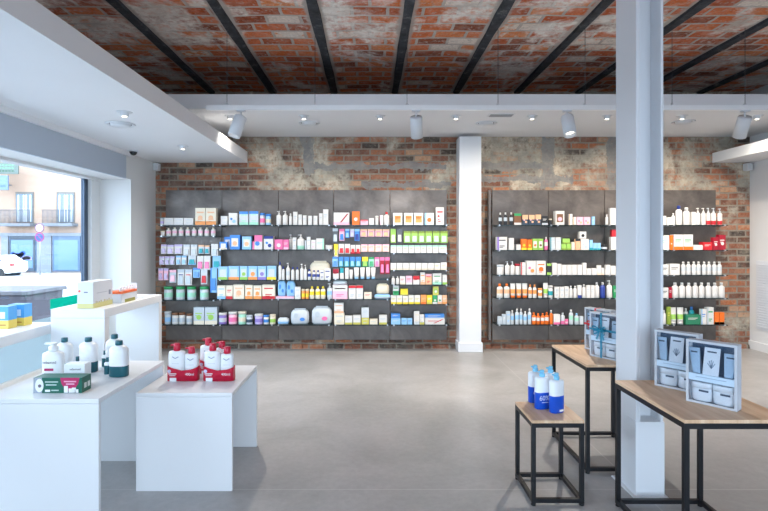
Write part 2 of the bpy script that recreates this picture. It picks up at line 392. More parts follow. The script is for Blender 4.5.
# hanging street signboards at the frame's left
for (x0, y0, x1, y1, m1, m2, lb) in ((-14, 163, 18, 174, '#59655f', '#174a2c', 'green and white signboard projecting high on the beige building'),
                             (-10, 176, 8, 190, '#627893', '#3f5c8c', 'pale blue signboard below the green one on the beige building')):
    e_ = empty('signboard', (fx((x0+x1)/2)*(FY-1.4)/FY, FY-1.4, CAMZ+(fz(y1)-CAMZ)*(FY-1.4)/FY)); tag(e_, lb, 'sign')
    hx = (x1-x0)/2*FS; hz = (y1-y0)*FS
    bx('board', -hx, -.06, 0, hx, .06, hz, pm(m1, .6), e_); bx('bracket', -.05, .06, hz*.4, .05, 1.35, hz*.5, pm('#777777', .5), e_)
    q = MB()
    for r_ in range(3):
        for k in range(9): q.box(-hx*.9+k*hx*.19, -.065, hz*(.2+.25*r_), -hx*.9+k*hx*.19+hx*.11, -.06, hz*(.2+.25*r_)+hz*.12, pm(m2 if r_ == 0 else ('#5f9a72' if m2 == '#174a2c' else '#6f8ab4'), .6))
    q.build('printed_panel', e_)
# traffic signs
SYp = 37.0; k_ = SYp/512
sx_ = (40-371)*k_; e_ = empty('traffic_sign', (sx_, SYp, GZ(SYp)))
tag(e_, 'two round traffic signs, white over blue, on a grey street pole', 'traffic sign')
MB().tube((0, 0, 0), (0, 0, CAMZ+17*k_-GZ(SYp)), .035, pm('#9aa0a8', .4, .5)).build('pole', e_)
for py, c1, c2, nm in ((228, '#b9b9bd', '#6a3c54', 'limit_sign'), (237.2, '#2547a6', '#8e3058', 'parking_sign')):
    q = MB(); z = CAMZ+(240-py)*k_-GZ(SYp); q.disc(0, -.05, z, .34, pm(c2, .5), 20, t=.02); q.disc(0, -.07, z, .265, pm(c1, .5), 20, t=.004)
    if c1 == '#2547a6': 
        b = len(q.v); q.v += [(-.2, -.078, z+.16), (-.16, -.078, z+.2), (.2, -.078, z-.16), (.16, -.078, z-.2)]; q.face([b, b+3, b+2, b+1], pm('#8e3058', .5))
    else: q.box(-.14, -.078, z-.05, .14, -.074, z+.06, pm('#777788', .5))
    q.build(nm, e_)
# white car (its rear end shows)
cy_ = 36.0; ck = cy_/512; e_ = empty('car', ((20-371)*ck, cy_, GZ(cy_)-.02)); tag(e_, 'white hatchback car parked on the far side of the street', 'car')
prof = [(-4.1, .45), (-4.1, .8), (-3.6, .95), (-2.9, 1.02), (-2.2, 1.45), (-.9, 1.5), (-.35, 1.1), (0, 1.0), (.02, .45), (-.15, .25), (-3.9, .25)]
def extr(prof, y0, y1, m):
    q = MB(); n = len(prof)
    for y in (y0, y1):
        for x, z in prof: q.v.append((x, y, z))
    q.face(list(range(n))[::-1], m); q.face([n+i for i in range(n)], m)
    for i in range(n): j = (i+1) % n; q.face([i, j, n+j, n+i], m, False)
    return q
extr(prof, -.85, .85, pm('#eef0f2', .25)).build('car_body', e_, bevel=.06)
extr([(-2.75, 1.05), (-2.15, 1.4), (-1.0, 1.43), (-.6, 1.08)], -.87, .87, pm('#59636e', .1)).build('side_window', e_)
for x in (-3.3, -.8): MB().tube((x, -.88, .3), (x, .88, .3), .31, M_DARK, 20).build('wheel', e_)
bx('tail_light', -.12, -.87, .75, .03, -.6, .95, pm('#aa4444', .3), e_)
# grey waste container
e_ = empty('waste_container', (-5.45, 7.4, GZ(7.4))); tag(e_, 'dark grey waste container with a flat lid outside the window', 'container')
MB().box(-.75, -.4, .1, .72, .4, .92, pm('#3a3742', .6), -.03).build('bin_body', e_, bevel=.02)
MB().box(-.80, -.47, .92, .80, .45, .975, pm('#3c3c44', .5), .01).build('lid', e_, bevel=.01)
for x in (-.6, .55): MB().tube((x, -.35, .05), (x, -.28, .05), .05, M_DARK, 10).build('wheel', e_)
# ------------------------------------------------------------------ white display tables
def white_table(loc, sx, sy, h, t, label):
    e_ = empty('display_table', loc); tag(e_, label, 'table', None)
    bx('tabletop', 0, 0, h-t, sx, sy, h, M_LAM, e_, .002)
    bx('panel_leg', 0, 0, 0, sx, t, h-t-.001, M_LAM, e_, .002); bx('panel_leg', 0, sy-t, 0, sx, sy, h-t-.001, M_LAM, e_, .002)
    return e_
white_table((-1.80, 2.35, 0), .55, .75, .60, .022, 'white panel-sided table at the left front carrying teal-capped bottles')
white_table((-1.245, 2.71, 0), .51, .60, .52, .021, 'low white panel-sided table carrying bottles with red pump caps')
white_table((-1.99, 3.18, 0), .335, .87, .90, .055, 'tall white panel-sided table carrying white display cartons, beside the window')
e_ = empty('window_bench', (-2.62, .4, 0)); tag(e_, 'long white bench under the window carrying blue and yellow cartons', 'bench')
bx('benchtop', 0, 0, .74, .60, 2.9, .80, M_LAM, e_, .002)
bx('panel_leg', 0, 0, 0, .60, .06, .74, M_LAM, e_, .002); bx('panel_leg', 0, 2.84, 0, .10, 2.9, .74, M_LAM, e_, .002)

# ------------------------------------------------------------------ oak and black steel tables
def steel_table(loc, sx, sy, h, label):
    e_ = empty('side_table', loc); tag(e_, label, 'table'); r = .02
    bx('tabletop', 0, 0, h-.014, sx, sy, h, M_WOOD, e_, .001)
    q = MB(); z0, z1 = h-.016-r, h-.0145
    q.box(0, 0, z0, sx, r, z1, M_BLACK); q.box(0, sy-r, z0, sx, sy, z1, M_BLACK); q.box(0, r, z0, r, sy-r, z1, M_BLACK); q.box(sx-r, r, z0, sx, sy-r, z1, M_BLACK); q.build('top_frame', e_)
    q = MB(); z0, z1 = .014, .014+r
    q.box(r, 0, z0, sx-r, r, z1, M_BLACK); q.box(r, sy-r, z0, sx-r, sy, z1, M_BLACK); q.box(0, r, z0, r, sy-r, z1, M_BLACK); q.box(sx-r, r, z0, sx, sy-r, z1, M_BLACK); q.build('bottom_frame', e_)
    for x in (0, sx-r):
        for y in (0, sy-r):
            l_ = bx('leg', x, y, .012, x+r, y+r, h-.016-r, M_BLACK, e_)
            MB().lathe([(.012, 0), (.012, .008), (.006, .012)], M_DARK, x+r/2, y+r/2, seg=10).build('foot', l_)
    return e_
steel_table((.805, 2.56, 0), .262, .30, .427, 'small oak-topped black steel table carrying four blue and white bottles')
steel_table((1.225, 2.91, 0), .42, .56, .62, 'oak-topped black steel table behind the column carrying ribboned gift boxes')
steel_table((1.225, 2.00, 0), .43, .57, .627, 'oak-topped black steel table at the right front carrying gift boxes')

# ------------------------------------------------------------------ lamps and fittings
def spot_light(parent, name, loc, direction, power, angle, blend=.6, r=.03, c=WARM):
    l = bpy.data.lights.new(name, 'SPOT'); l.energy = power; l.color = c; l.spot_size = angle; l.spot_blend = blend; l.shadow_soft_size = r
    o = bpy.data.objects.new(name, l); COL.objects.link(o); o.location = loc
    o.rotation_euler = Vector(direction).to_track_quat('-Z', 'Y').to_euler()
    if parent: o.parent = parent
    return o
trk = empty('lighting_track', (0, 4.4, 2.464)); tag(trk, 'long white lighting track hung on thin wires below the brick ceiling', 'lighting track')
bx('rail', -1.41, -.02, -.02, 4.6, .02, .02, pm('#f4f6f8', .3), trk)
for px in (227, 315, 407, 498, 585, 672, 745):
    x = (px-371)*4.4/512; wq = MB().tube((x, 0, .02), (x, 0, CH-2.464+.02), .0022, pm('#55585c', .4, .6), 5); ww = wq.build('wire', trk)
    MB().lathe([(.014, .02), (.014, .03), (.004, .045)], pm('#dfe2e6', .4), x, 0, seg=10).build('wire_clip', ww)
M_FIX = pm('#d9dde2', .35)
for px, dirv, lb in ((241, (-.30, -.22, -1), 'white cylinder spotlight at the left end of the lighting track'),
                     (416, (.10, .62, -1), 'white cylinder spotlight above the middle of the left display'),
                     (567, (0, -.42, -1), 'white cylinder spotlight with its lens showing, left of the column'),
                     (745, (.16, .68, -1), 'white cylinder spotlight at the right end of the lighting track')):
    x = (px-371)*4.4/512; e_ = empty('spotlight', (x, 4.4, 2.444)); tag(e_, lb, 'spotlight', 'spotlights on the lighting track')
    MB().box(-.035, -.017, -.014, .035, .017, 0, M_FIX).tube((0, 0, -.014), (0, 0, -.06), .008, M_FIX).build('mount', e_)
    d = Vector(dirv).normalized(); q = d.to_track_quat('-Z', 'Y')
    h_ = MB(); h_.lathe([(.0, 0), (.05, 0), (.053, -.008), (.053, -.185), (.046, -.185), (.042, -.15), (0, -.15)][::-1], M_FIX, seg=24, cap=False)
    ho = h_.build('lamp_housing', e_); ho.location = Vector((0, 0, -.055)); ho.rotation_mode = 'QUATERNION'; ho.rotation_quaternion = q
    MB().lathe([(.001, -.152), (.04, -.151)], M_LAMP, seg=20, cap=False).build('lens', ho)
    spot_light(ho, 'spot_lamp', (0, 0, -.19), (0, 0, -1), SPOT_W, 1.9, .8)
def downlight(x, y, z, label, power=DOWN_W, tilt=(0, 0, -1)):
    e_ = empty('downlight', (x, y, z)); tag(e_, label, 'ceiling light', 'small round downlights in the soffits')
    MB().lathe([(.028, -.002), (.05, -.006), (.056, 0), (.05, .0), (.03, .0)], M_FIX, seg=20, cap=False).build('trim_ring', e_)
    c_ = MB().lathe([(0.001, -.03), (.026, -.034), (.03, -.028), (.03, -.0)], M_FIX, seg=16, cap=False).build('lamp_head', e_)
    MB().lathe([(.0005, -.0355), (.018, -.0355)], M_LAMP, seg=14, cap=False).build('lens', c_)
    spot_light(e_, 'down_lamp', (0, 0, -.045), tilt, power, 2.5, .9, .03, (1, .88, .74) if x > 1.2 else WARM)
for i, (px, wh) in enumerate(((230, 'at the far left above the left display'), (304, 'second from left above the left display'), (380, 'third from left above the left display'), (456, 'just left of the wall post'),
                    (532, 'between the wall post and the column'), (607, 'at the left edge of the steel column'), (682, 'just right of the steel column'), (757, 'at the far right end'))):
    downlight((px-371)*5.24/512, 5.24, 2.6, 'round white downlight in the back soffit, ' + wh, DOWN_W*(1.5 if px > 500 else .8), tilt=(0, .35, -1))
for y, x, wh in ((3.80, -1.83, 'nearer of the two visible'), (5.17, -1.90, 'farther of the two visible')):
    downlight(x, y, 2.28, 'round white downlight in the left soffit, ' + wh, 12, tilt=(0, .1, -1))
def vent_round(x, y, z, lb):
    e_ = empty('round_vent', (x, y, z)); tag(e_, lb, 'ceiling vent', 'round vents in the soffits')
    MB().lathe([(.085, -.002), (.105, -.012), (.115, -.001), (.09, .0)], M_FIX, seg=28, cap=False).build('rim', e_)
    MB().lathe([(.078, -.001), (.086, -.001)], pm('#55585c', .7), seg=28, cap=False).build('gap', e_); MB().lathe([(.001, -.024), (.06, -.024), (.075, -.016), (.078, 0)], M_FIX, seg=28, cap=False).build('disc', e_)
vent_round((309-371)*5.56/512, 5.56, 2.6, 'round white vent in the back soffit above the left display')
vent_round((486-371)*5.56/512, 5.56, 2.6, 'round white vent in the back soffit just right of the wall post')
vent_round((672-371)*5.5/512+.12, 5.5, 2.6, 'round white vent in the back soffit right of the steel column')
vent_round(-2.05, 4.19, 2.28, 'round white vent in the left soffit near the window')
e_ = empty('ceiling_grille', (1.32, 5.2, 2.6)); tag(e_, 'small rectangular grille in the back soffit near the wall post', 'ceiling vent')
bx('frame', -.13, -.06, -.006, .13, .06, 0, M_FIX, e_)
q = MB()
for k in range(7): q.box(-.115, -.05+k*.015, -.009, .115, -.044+k*.015, -.006, pm('#9da1a6', .5))
q.build('slats', e_)
e_ = empty('security_camera', (XL+.12, 5.45, 2.28)); tag(e_, 'small dome camera on the left soffit beside the window', 'security camera')
MB().lathe([(.045, -.012), (.05, 0)], M_FIX, seg=16).build('base', e_)
MB().lathe([(.004, -.05), (.022, -.044), (.036, -.028), (.04, -.012)], pm('#22252a', .2), seg=16).build('dome', e_)
for x, lb in ((XL+.035, 'small white speaker high in the left corner of the brick wall'), (XR-.06, 'small white speaker high in the right corner of the brick wall')):
    e_ = empty('wall_speaker', (x, WY-.05, 2.175)); tag(e_, lb, 'speaker', 'small white corner speakers')
    MB().box(-.033, -.045, 0, .033, .045, .09, M_FIX).build('speaker_case', e_, bevel=.01); MB().box(-.026, -.047, .01, .026, -.045, .08, pm('#c3c7cc', .6)).build('speaker_grille', e_)
e_ = empty('wall_grille', (XR, 5.82, .26)); tag(e_, 'tall white louvred grille on the right wall', 'wall vent')
bx('frame', -.012, -.36, 0, 0, .36, .82, M_FIX, e_)
q = MB()
for k in range(26): q.box(-.022, -.33, .03+k*.0295, -.012, .33, .03+k*.0295+.014, M_FIX)
q.build('louvres', e_)

# ------------------------------------------------------------------ wall displays
PF = 6.235                                   # front plane of the steel panels
def px_panel(p): return (p-371)*6.235/512
YF = 6.05; S = YF/512                         # plane of the shelf fronts
def X(p): return (p-371)*S
def Z(p): return CAMZ + (240-p)*S
SH_B = PF - .002; SH_F = YF - .03
BAYS = {}
def bay(key, x0, x1, shelves, label, part=None):
    a, b = px_panel(x0)+.003, px_panel(x1)-.003; z0, z1 = .115, 1.937
    e_ = empty('wall_display', ((a+b)/2, PF, z0)); tag(e_, label, 'wall display', 'dark steel wall display panels')
    cx = (a+b)/2; BAYS[key] = (e_, cx, z0)
    MB().box(a-cx, 0, 0, b-cx, .02, z1-z0, M_STEEL).build('steel_sheet', e_)
    q = MB(); q.box(a-cx+.05, .02, .1, a-cx+.09, WY-PF, z1-z0-.1, M_BLACK); q.box(b-cx-.09, .02, .1, b-cx-.05, WY-PF, z1-z0-.1, M_BLACK); q.build('wall_batten', e_)
    for s_ in shelves:
        sa, sb = a-cx, b-cx
        if isinstance(s_, tuple): s_, sa, sb = s_[0], X(s_[1])-cx, X(s_[2])-cx
        z = Z(s_)-z0
        sh = MB().box(sa, SH_F-PF+.003, z-.008, sb, -.002, z, M_SHELF).box(sa, SH_F-PF, z-.008, sb, SH_F-PF+.003, z, M_SHELFEDGE).build('glass_shelf', e_)
        for x in (sa+.035, sb-.035):
            q = MB(); q.tube((x, SH_F-PF-.006, z-.004), (x, SH_F-PF+.02, z-.004), .009, pm('#b9bdc2', .3, .8), 8); q.tube((x, SH_F-PF+.02, z-.014), (x, -.0, z-.014), .005, pm('#8f9499', .3, .8), 6)
            q.build('shelf_bracket', sh)
bay('L1', 165.5, 222, [225, 236, 300, 324.5], 'first dark steel panel of the left display, nearest the window')
bay('L2', 222, 278.4, [225, 249.5, 279.7, 299, 324.5], 'second dark steel panel of the left display, with blue formula cartons')
bay('L3', 278.4, 333.5, [225, 249.5, 280, 299, 324.5], 'third dark steel panel of the left display, with white pump bottles')
bay('L4', 333.5, 390, [225, 279, 299, 324.5], 'fourth dark steel panel of the left display, with hanging dental cards')
bay('L5', 390, 447, [225, 253, 270, 284.5, 304, 324.5], 'last dark steel panel of the left display, with green hanging packs')
bay('R1', 492, 548.4, [225, 250, 275, 298, 324.5], 'first dark steel panel of the right display, beside the wall post')
bay('R2', 548.4, 604.5, [225, 250, 275, 298, 324.5], 'second dark steel panel of the right display, left of the column')
bay('R3', 604.5, 660.5, [225, 250, 275, 298, 324.5], 'third dark steel panel of the right display, mostly behind the column')
bay('R4', 660.5, 716, [225, 250, 275, 298, 324.5], 'last dark steel panel of the right display, against bare brick')
bx('frame_rail', px_panel(488)-BAYS['R1'][1], -.03, 0, px_panel(490.5)-BAYS['R1'][1], .04, 1.82, M_STEEL, BAYS['R1'][0])

PAL = dict(W='#d9d6d2', w='#c6ccd1', c='#dfd3bb', C='#e2d8c4', n='#243a8a', b='#3f83d0', B='#8fc0e8', t='#1d9aa6', T='#0f6a74', g='#2f9a5c', G='#98c65a', y='#ecd22e', Y='#c9c25a',
           o='#e8701e', O='#f09a52', r='#c9242e', R='#a3122c', p='#ea6fa2', P='#f0b9ca', l='#c3b4dc', L='#8d78c0', k='#25272c', K='#5a5f66', s='#b9c4cc', e='#e8b48c', d='#7a5236', m='#9fd8c0', q='#f0d2b8', x='#37495c', a='#8aa03c', z='#2d7d5c')
def col(c): return pm(PAL[c], .42)
ORD = ['leftmost', 'second from left', 'third from left', 'fourth from left', 'fifth from left', 'sixth from left', 'seventh from left', 'eighth from left', 'ninth from left', 'tenth from left']
NUM = ['', 'one', 'two', 'three', 'four', 'five', 'six', 'seven', 'eight', 'nine', 'ten', 'eleven']
LABELS = set()
def ordinal(i, n): return 'rightmost' if i == n-1 else ORD[i]

def prints(q, w_, h, y, pat, c2, c3):
    """flat printed areas on the front, part of the carton's own mesh"""
    hw = w_/2; t = .0007; a, b = col(c2), col(c3)
    R_ = lambda u0, v0, u1, v1, m: q.box(-hw+u0*w_, y-t, v0*h, -hw+u1*w_, y, v1*h, m)
    for ch in pat:
        if ch == 't': R_(.0, .80, 1, 1, a)
        elif ch == 'T': R_(.0, .55, 1, 1, a)
        elif ch == 'b': R_(.0, 0, 1, .22, a)
        elif ch == 'B': R_(.0, 0, 1, .45, b)
        elif ch == 'u': R_(.0, 0, 1, .2, b)
        elif ch == 's': R_(.16, .2, .84, .78, a)
        elif ch == 'v': R_(0, 0, .2, 1, a)
        elif ch == 'V': R_(.8, 0, 1, 1, b)
        elif ch == 'l': R_(.15, .62, .8, .68, b); R_(.15, .5, .65, .54, b)
        elif ch == 'L': R_(.15, .70, .85, .78, b); R_(.25, .28, .75, .34, b); R_(.25, .18, .6, .23, b)
        elif ch == 'c': q.disc(0, y-t*1.2, h*.42, min(w_, h)*.24, b)
        elif ch == 'C': q.disc(w_*.12, y-t*1.2, h*.3, min(w_, h)*.2, a); q.disc(-w_*.18, y-t*1.3, h*.5, min(w_, h)*.14, b)
        elif ch == 'D': b_ = len(q.v); q.v += [(-hw+.4*w_, y-t, .2*h), (-hw+.5*w_, y-t, .2*h), (hw-.05*w_, y-t, .9*h), (hw-.15*w_, y-t, .9*h)]; q.face([b_, b_+1, b_+2, b_+3], b)
        elif ch == 'f':
            R_(0, 0, .1, 1, a); R_(.9, 0, 1, 1, a); R_(0, 0, 1, .1, a); R_(0, .9, 1, 1, a)

CAPN = {'K': 'cap', 'P': 'pump', 'J': 'lid', 'T': 'cap'}
def make_item(ty, w_, h, cs, pat):
    """returns (name, root object) with its base at the origin, front towards -y"""
    c1, c2, c3 = cs.split(',')
    q = MB()
    if ty == 'B':
        d = max(.025, min(.085, w_*.75)); q.box(-w_/2, 0, 0, w_/2, d, h, col(c1)); prints(q, w_, h, 0, pat, c2, c3)
        return q.build('carton')
    if ty == 'G':
        n = 7; d = min(.1, w_*.6); prof = [(.42, 0), (.5, h*.1), (.53, h*.45), (.5, h*.8), (.4, h*.96), (.2, h)]
        q.lathe([(r*w_*.95, z) for r, z in prof], col(c1), 0, d/2, 1, d/w_, seg=20, e=.55, mats=[(h*.12, col(c1)), (h*.5, col(c2))] if 'b' in pat else None)
        if 'c' in pat: q.disc(w_*.15, d/2-d*.53, h*.35, w_*.14, col(c3), rz=h*.12, t=.004); q.disc(-w_*.2, d/2-d*.53, h*.6, w_*.12, col(c2), rz=h*.16, t=.004)
        q.box(-w_*.3, d/2-.002, h*.97, w_*.3, d/2+.002, h*1.06, col(c1))
        return q.build('soft_pack')
    if ty == 'Y':
        d = .006; q.box(-w_/2, 0, 0, w_/2, .0015, h, col(c1)); prints(q, w_, h, 0, pat, c2, c3)
        o = q.build('hanging_card')
        MB().box(-w_*.34, -.018, h*.10, w_*.34, -.0008, h*.58, col(c3) if 'x' in pat else pm(PAL[c2], .2), .004).build('blister', o)
        return o
    r = w_/2; sy = .72 if w_ > .035 else .9
    if 'o' in pat: sy = 1
    if ty == 'K':
        hb = h*.82; q.lathe([(r*.94, 0), (r, h*.02), (r, h*.30), (r, h*.31), (r, h*.6), (r, h*.61), (r, hb*.84), (r*.8, hb*.93), (r*.42, hb*.985), (r*.4, hb)], col(c1), 0, r*sy, 1, sy, seg=14,
                mats=[(h*.02, col(c1)), (h*.30, col(c2) if 'b' in pat else col(c1)), (h*.31, col(c1)), (h*.6, col(c2) if 'm' in pat else col(c1)), (9, col(c1))])
        o = q.build('bottle'); MB().lathe([(r*.46, hb), (r*.46, h*.97), (r*.4, h)], col(c3), 0, r*sy, seg=12).build('cap', o); return o
    if ty == 'P':
        hb = h*.74; q.lathe([(r*.94, 0), (r, h*.02), (r, h*.25), (r, h*.26), (r, h*.5), (r, hb*.88), (r*.75, hb*.96), (r*.35, hb)], col(c1), 0, r*sy, 1, sy, seg=14,
                mats=[(h*.02, col(c1)), (h*.25, col(c2) if 'b' in pat else col(c1)), (h*.26, col(c1)), (h*.5, col(c2) if 'm' in pat else col(c1)), (9, col(c1))])
        o = q.build('pump_bottle')
        MB().lathe([(r*.38, hb), (r*.38, hb+h*.09), (r*.14, hb+h*.1), (r*.14, h*.93), (r*.3, h*.94), (r*.3, h)], col(c3), 0, r*sy, seg=10).box(-r*.75, r*sy-.004, h*.945, 0, r*sy+.004, h*.985, col(c3)).build('pump', o); return o
    if ty == 'J':
        hb = h*.8; q.lathe([(r*.93, 0), (r*.95, h*.05), (r*.95, h*.2), (r*.95, h*.55), (r*.95, hb)], col(c1), 0, r, seg=16,
                mats=[(h*.2, col(c1)), (h*.55, col(c2) if ('b' in pat or 'm' in pat) else col(c1)), (9, col(c1))])
        o = q.build('jar'); MB().lathe([(r, hb), (r, h*.97), (r*.94, h)], col(c3), 0, r, seg=16).build('lid', o); return o
    if ty == 'T':
        hc = h*.16; seg = 14; b = 0
        for i, (z, fx_, fy) in enumerate(((hc, .84, .8), (h*.3, .9, .78), (h*.6, .97, .55), (h*.9, 1, .2), (h, 1, .06))):
            for k in range(seg): a = 2*pi*k/seg; q.v.append((r*fx_*cos(a), r*.8+r*fy*sin(a), z))
        for i in range(4):
            for k in range(seg): k2 = (k+1) % seg; q.face([i*seg+k, i*seg+k2, (i+1)*seg+k2, (i+1)*seg+k], col(c2) if (i == 1 and 'm' in pat) or (i == 0 and 'b' in pat) else col(c1), True)
        q.face(list(range(seg))[::-1], col(c1)); q.face([4*seg+k for k in range(seg)], col(c1))
        o = q.build('tube'); MB().lathe([(r*.8, 0), (r*.84, hc)], col(c3), 0, r*.8, seg=14).build('cap', o); return o
CATS = {'B': 'carton', 'G': 'soft pack', 'Y': 'hanging card', 'K': 'bottle', 'P': 'pump bottle', 'J': 'jar', 'T': 'tube'}
def row(bayname, rowname, base, lines, key):
    panel, pcx, pz = BAYS[key]
    for ln in lines.strip().splitlines():
        ty, noun, cs, pat, spans = [a.strip() for a in ln.split('|')]
        sp = spans.split(); n = len(sp)
        for i, s_ in enumerate(sp):
            behind = '~' in s_; s_ = s_.replace('~', ''); lift = 0.0
            if '@' in s_: s_, lf = s_.split('@'); lift = float(lf)
            x0, x1, h = [float(a) for a in s_.split('-')]
            if h > 60: h = h
            wm = (x1-x0)*S*.97; hm = h*S
            o = make_item(ty, wm, hm, cs, pat)
            y = YF + (.082 if behind else 0) + random.uniform(0, .006)
            if ty == 'Y': y = YF + .03 + random.uniform(-.004, .004)
            o.location = (X((x0+x1)/2), y, Z(base) + lift*S + .0006)
            if ty in 'KPJT': o.rotation_euler[2] = random.uniform(-.12, .12)
            lab = noun + (', ' + ordinal(i, n) + ' of ' + NUM[n] if n > 1 else '') + ', ' + rowname + ', ' + bayname
            if lab in LABELS: print('DUP LABEL', lab)
            LABELS.add(lab)
            tag(o, lab, CATS[ty], (noun + 's on the ' + rowname + ', ' + bayname) if n > 1 else None)
            if ty == 'Y':
                hx = X((x0+x1)/2)-pcx; hz = Z(base)+lift*S+hm*.965-pz
                MB().tube((hx, 0, hz), (hx, YF+.01-PF, hz), .0022, pm('#aeb4ba', .3, .8), 5).build('peg_hook', panel)
n1, n2, n3, n4, n5 = "left display's first bay", "left display's second bay", "left display's third bay", "left display's fourth bay", "left display's last bay"
m1, m2, m3, m4 = "right display's first bay", "right display's second bay", "right display's third bay", "right display's last bay"
T_, S2, S3, S4, BT = 'top shelf', 'second shelf', 'third shelf', 'fourth shelf', 'bottom shelf'
# ---- left display, first bay
row(n1, T_, 225, '''
J|small white lidded jar|W,l,w|m|159.4-163.2-7
B|low white carton|W,s,w|L|164-173.2-7 173.5-183.3-7 183.6-193.2-7
B|tall cream carton with orange trim|C,O,e|bLc|195-205.3-17 205.5-216-17''', 'L1')
row(n1, 'second row', 236, '''
J|tiny white jar|W,P,c||160-164.3-5
K|small white pink-printed bottle|W,P,c|m|165.5-170.4-8 171.8-176.7-8.6 178.1-183-8.6 184.6-189.5-8.6 190.9-195.8-8.6 197.4-202.3-8.6 203.8-208.7-8.6 210.3-215.2-8.6''', 'L1')
row(n1, 'upper hanging row', 254, '''
Y|white lilac-blistered card|W,l,w|t|160-165.6-9.5 166.2-172.8-9 173.4-181.6-9.5
Y|longer white card|W,w,s|t|182.4-189-11@-1.6 189.6-196.4-11@-1.6
Y|tan and teal card|w,e,t|xt|197.4-203-9 203.6-208.6-8.6
Y|white card with grey blister|W,s,w||210.4-217.4-12@-2''', 'L1')
row(n1, 'middle hanging row', 265, '''
Y|pale lilac card|w,l,w|t|158-163.4-8.5 163.8-168.6-8.5 169-173.6-8.5
Y|white card with blue print|W,B,b|t|175-180-9.2 180.6-185.6-9.2
Y|teal and white card|w,B,t|xb|187-195-9.4
Y|white card with magenta disc|W,p,p|c|196-202.6-14@-5 203-209.6-14@-5
Y|teal blister card|B,w,t|x|211.6-220-12.5@-3.6''', 'L1')
row(n1, 'lower hanging row', 284, '''
Y|pink and lilac card|P,l,L|t|157.4-162.2-12@3.5 162.6-167.4-12@3.5
Y|grey-pink card|s,P,p|t|168.4-175.4-13@1
Y|white card with navy print|W,s,n|tl|176.4-183.4-16@-1.5
Y|white card with red print|W,s,r|tl|184-191.2-16@-1.5
Y|bright blue card|B,b,b|t|192-199.2-10@6
Y|pacifier card with red blister|w,r,r|x|200-206.6-15@-.5
Y|tall light blue card|B,b,w|v|209.4-216.2-25@-9''', 'L1')
row(n1, 'tin shelf', 300, '''
J|white tin with green lid|w,m,g|m|162.4-171.6-13 174-183.2-13 186-195.2-13 198-207.2-13''', 'L1')
row(n1, BT, 324.5, '''
J|blue-grey tin|s,B,w|m|163-169.8-12.5
J|white tin with brown lid|W,s,d|b|170.2-177.4-11.3 178-184.6-11.6 185.4-192-10.5
B|tall silver and green carton|s,C,G|bcl|193.4-204.2-17 204.6-217-17''', 'L1')
# ---- second bay
row(n2, T_, 225, '''
B|small white carton|W,s,w|L|220.6-227.4-9
B|white blue-dotted carton|W,B,b|C|228.4-237.2-12
B|white carton with blue top|w,b,m|tuL|239-248.2-13.5 249-258.4-13.8
J|white and pink tin|w,p,b|b|259.2-264.4-12
J|blue and cream tin|B,c,b|b|265.2-271-11''', 'L2')
row(n2, S2, 249.5, '''
B|short blue carton|b,W,c|su|219.4-227-7.6
B|blue and white carton|b,W,c|su|222-229-12.6~
B|tall blue carton|b,W,e|sc|229.6-239.8-14.4
B|blue carton with bear print|B,W,e|sc|241.8-251.2-13
B|white pink-edged carton|W,p,b|vTc|252.2-262.2-14.2
B|white and navy carton|W,n,b|tC|263.6-273.2-13.2''', 'L2')
row(n2, S3, 279.7, '''
B|light blue carton, green foot|B,w,G|su|218-227.6-13
B|light blue carton, handle top|B,w,O|su|228.2-239-13.4
B|light blue carton, lime foot|B,w,G|suc|239.5-247.6-13.4
B|light blue carton, orange foot|B,w,O|suc|248-257.2-13.4
B|light blue carton, violet foot|B,w,L|suc|257.6-266.2-13.4
B|light blue carton, yellow foot|B,w,y|su|266.8-276-13.6''', 'L2')
row(n2, S4, 299, '''
B|cream carton with blue foot|C,r,B|uL|217-225.4-13.4
B|brown-printed cream carton|C,e,r|ul|226-232.6-13.4
B|large red-lettered cream carton|C,r,e|Lc|233.2-244.2-14.4
B|cream carton with orange print|C,O,O|Luc|245-252.6-14 253.2-261.4-13.4
B|wide cream carton, red lettering|C,e,r|Lu|262-275-14.2''', 'L2')
row(n2, BT, 324.5, '''
J|purple tub with white lid|L,w,W|m|217.4-226.2-11.2
J|pink tub with white lid|P,p,W|m|226.8-236.2-12.2
J|green tub with cream lid|m,c,C|m|236.8-245.2-12.6
J|dark blue and white tub|w,x,s|m|245.6-252.2-9
J|lilac tub with white lid|l,L,W|m|253.2-262.2-10
J|blue-lidded white jar|W,b,b|b|262.8-268.6-9
J|cream and green jar|c,G,c|m|269.2-275.4-9.6''', 'L2')
# ---- third bay
row(n3, T_, 225, '''
P|plain white pump bottle|W,w,W||276-281.2-14 282.4-287.8-14
K|slim white bottle|W,w,W||288.8-292-11.6
B|plain white carton|W,w,s|l|293-297.4-13.2 298.2-301.8-10.4 302.8-306.4-9.6 308-312-9.2 313.4-317.4-9.2 319-322.6-11.6
B|tallest white carton|W,w,s|l|323-328.2-15.6''', 'L3')
row(n3, S2, 249.5, '''
B|pink carton with white disc|p,P,W|c|274.4-282.8-10
B|pink and white carton|p,P,W|bl|283.2-288.6-9.8
P|white pump bottle, pink foot|W,P,W||287.4-292-15~
B|white carton beside pump bottle|W,w,s|L|292.4-296.2-12
P|white pump bottle, mint foot|W,m,W|b|296.8-304.4-15
B|white mint-tinted carton|w,m,s|l|304.8-306.2-9
B|tall white carton|W,w,s|L|306.6-310.4-12.6
B|short white carton|W,w,P|L|311-315.6-9.6
B|wide white carton|W,w,m|Vl|316-324-11
J|flat white dish|W,B,W|o|325-332.8-4.4''', 'L3')
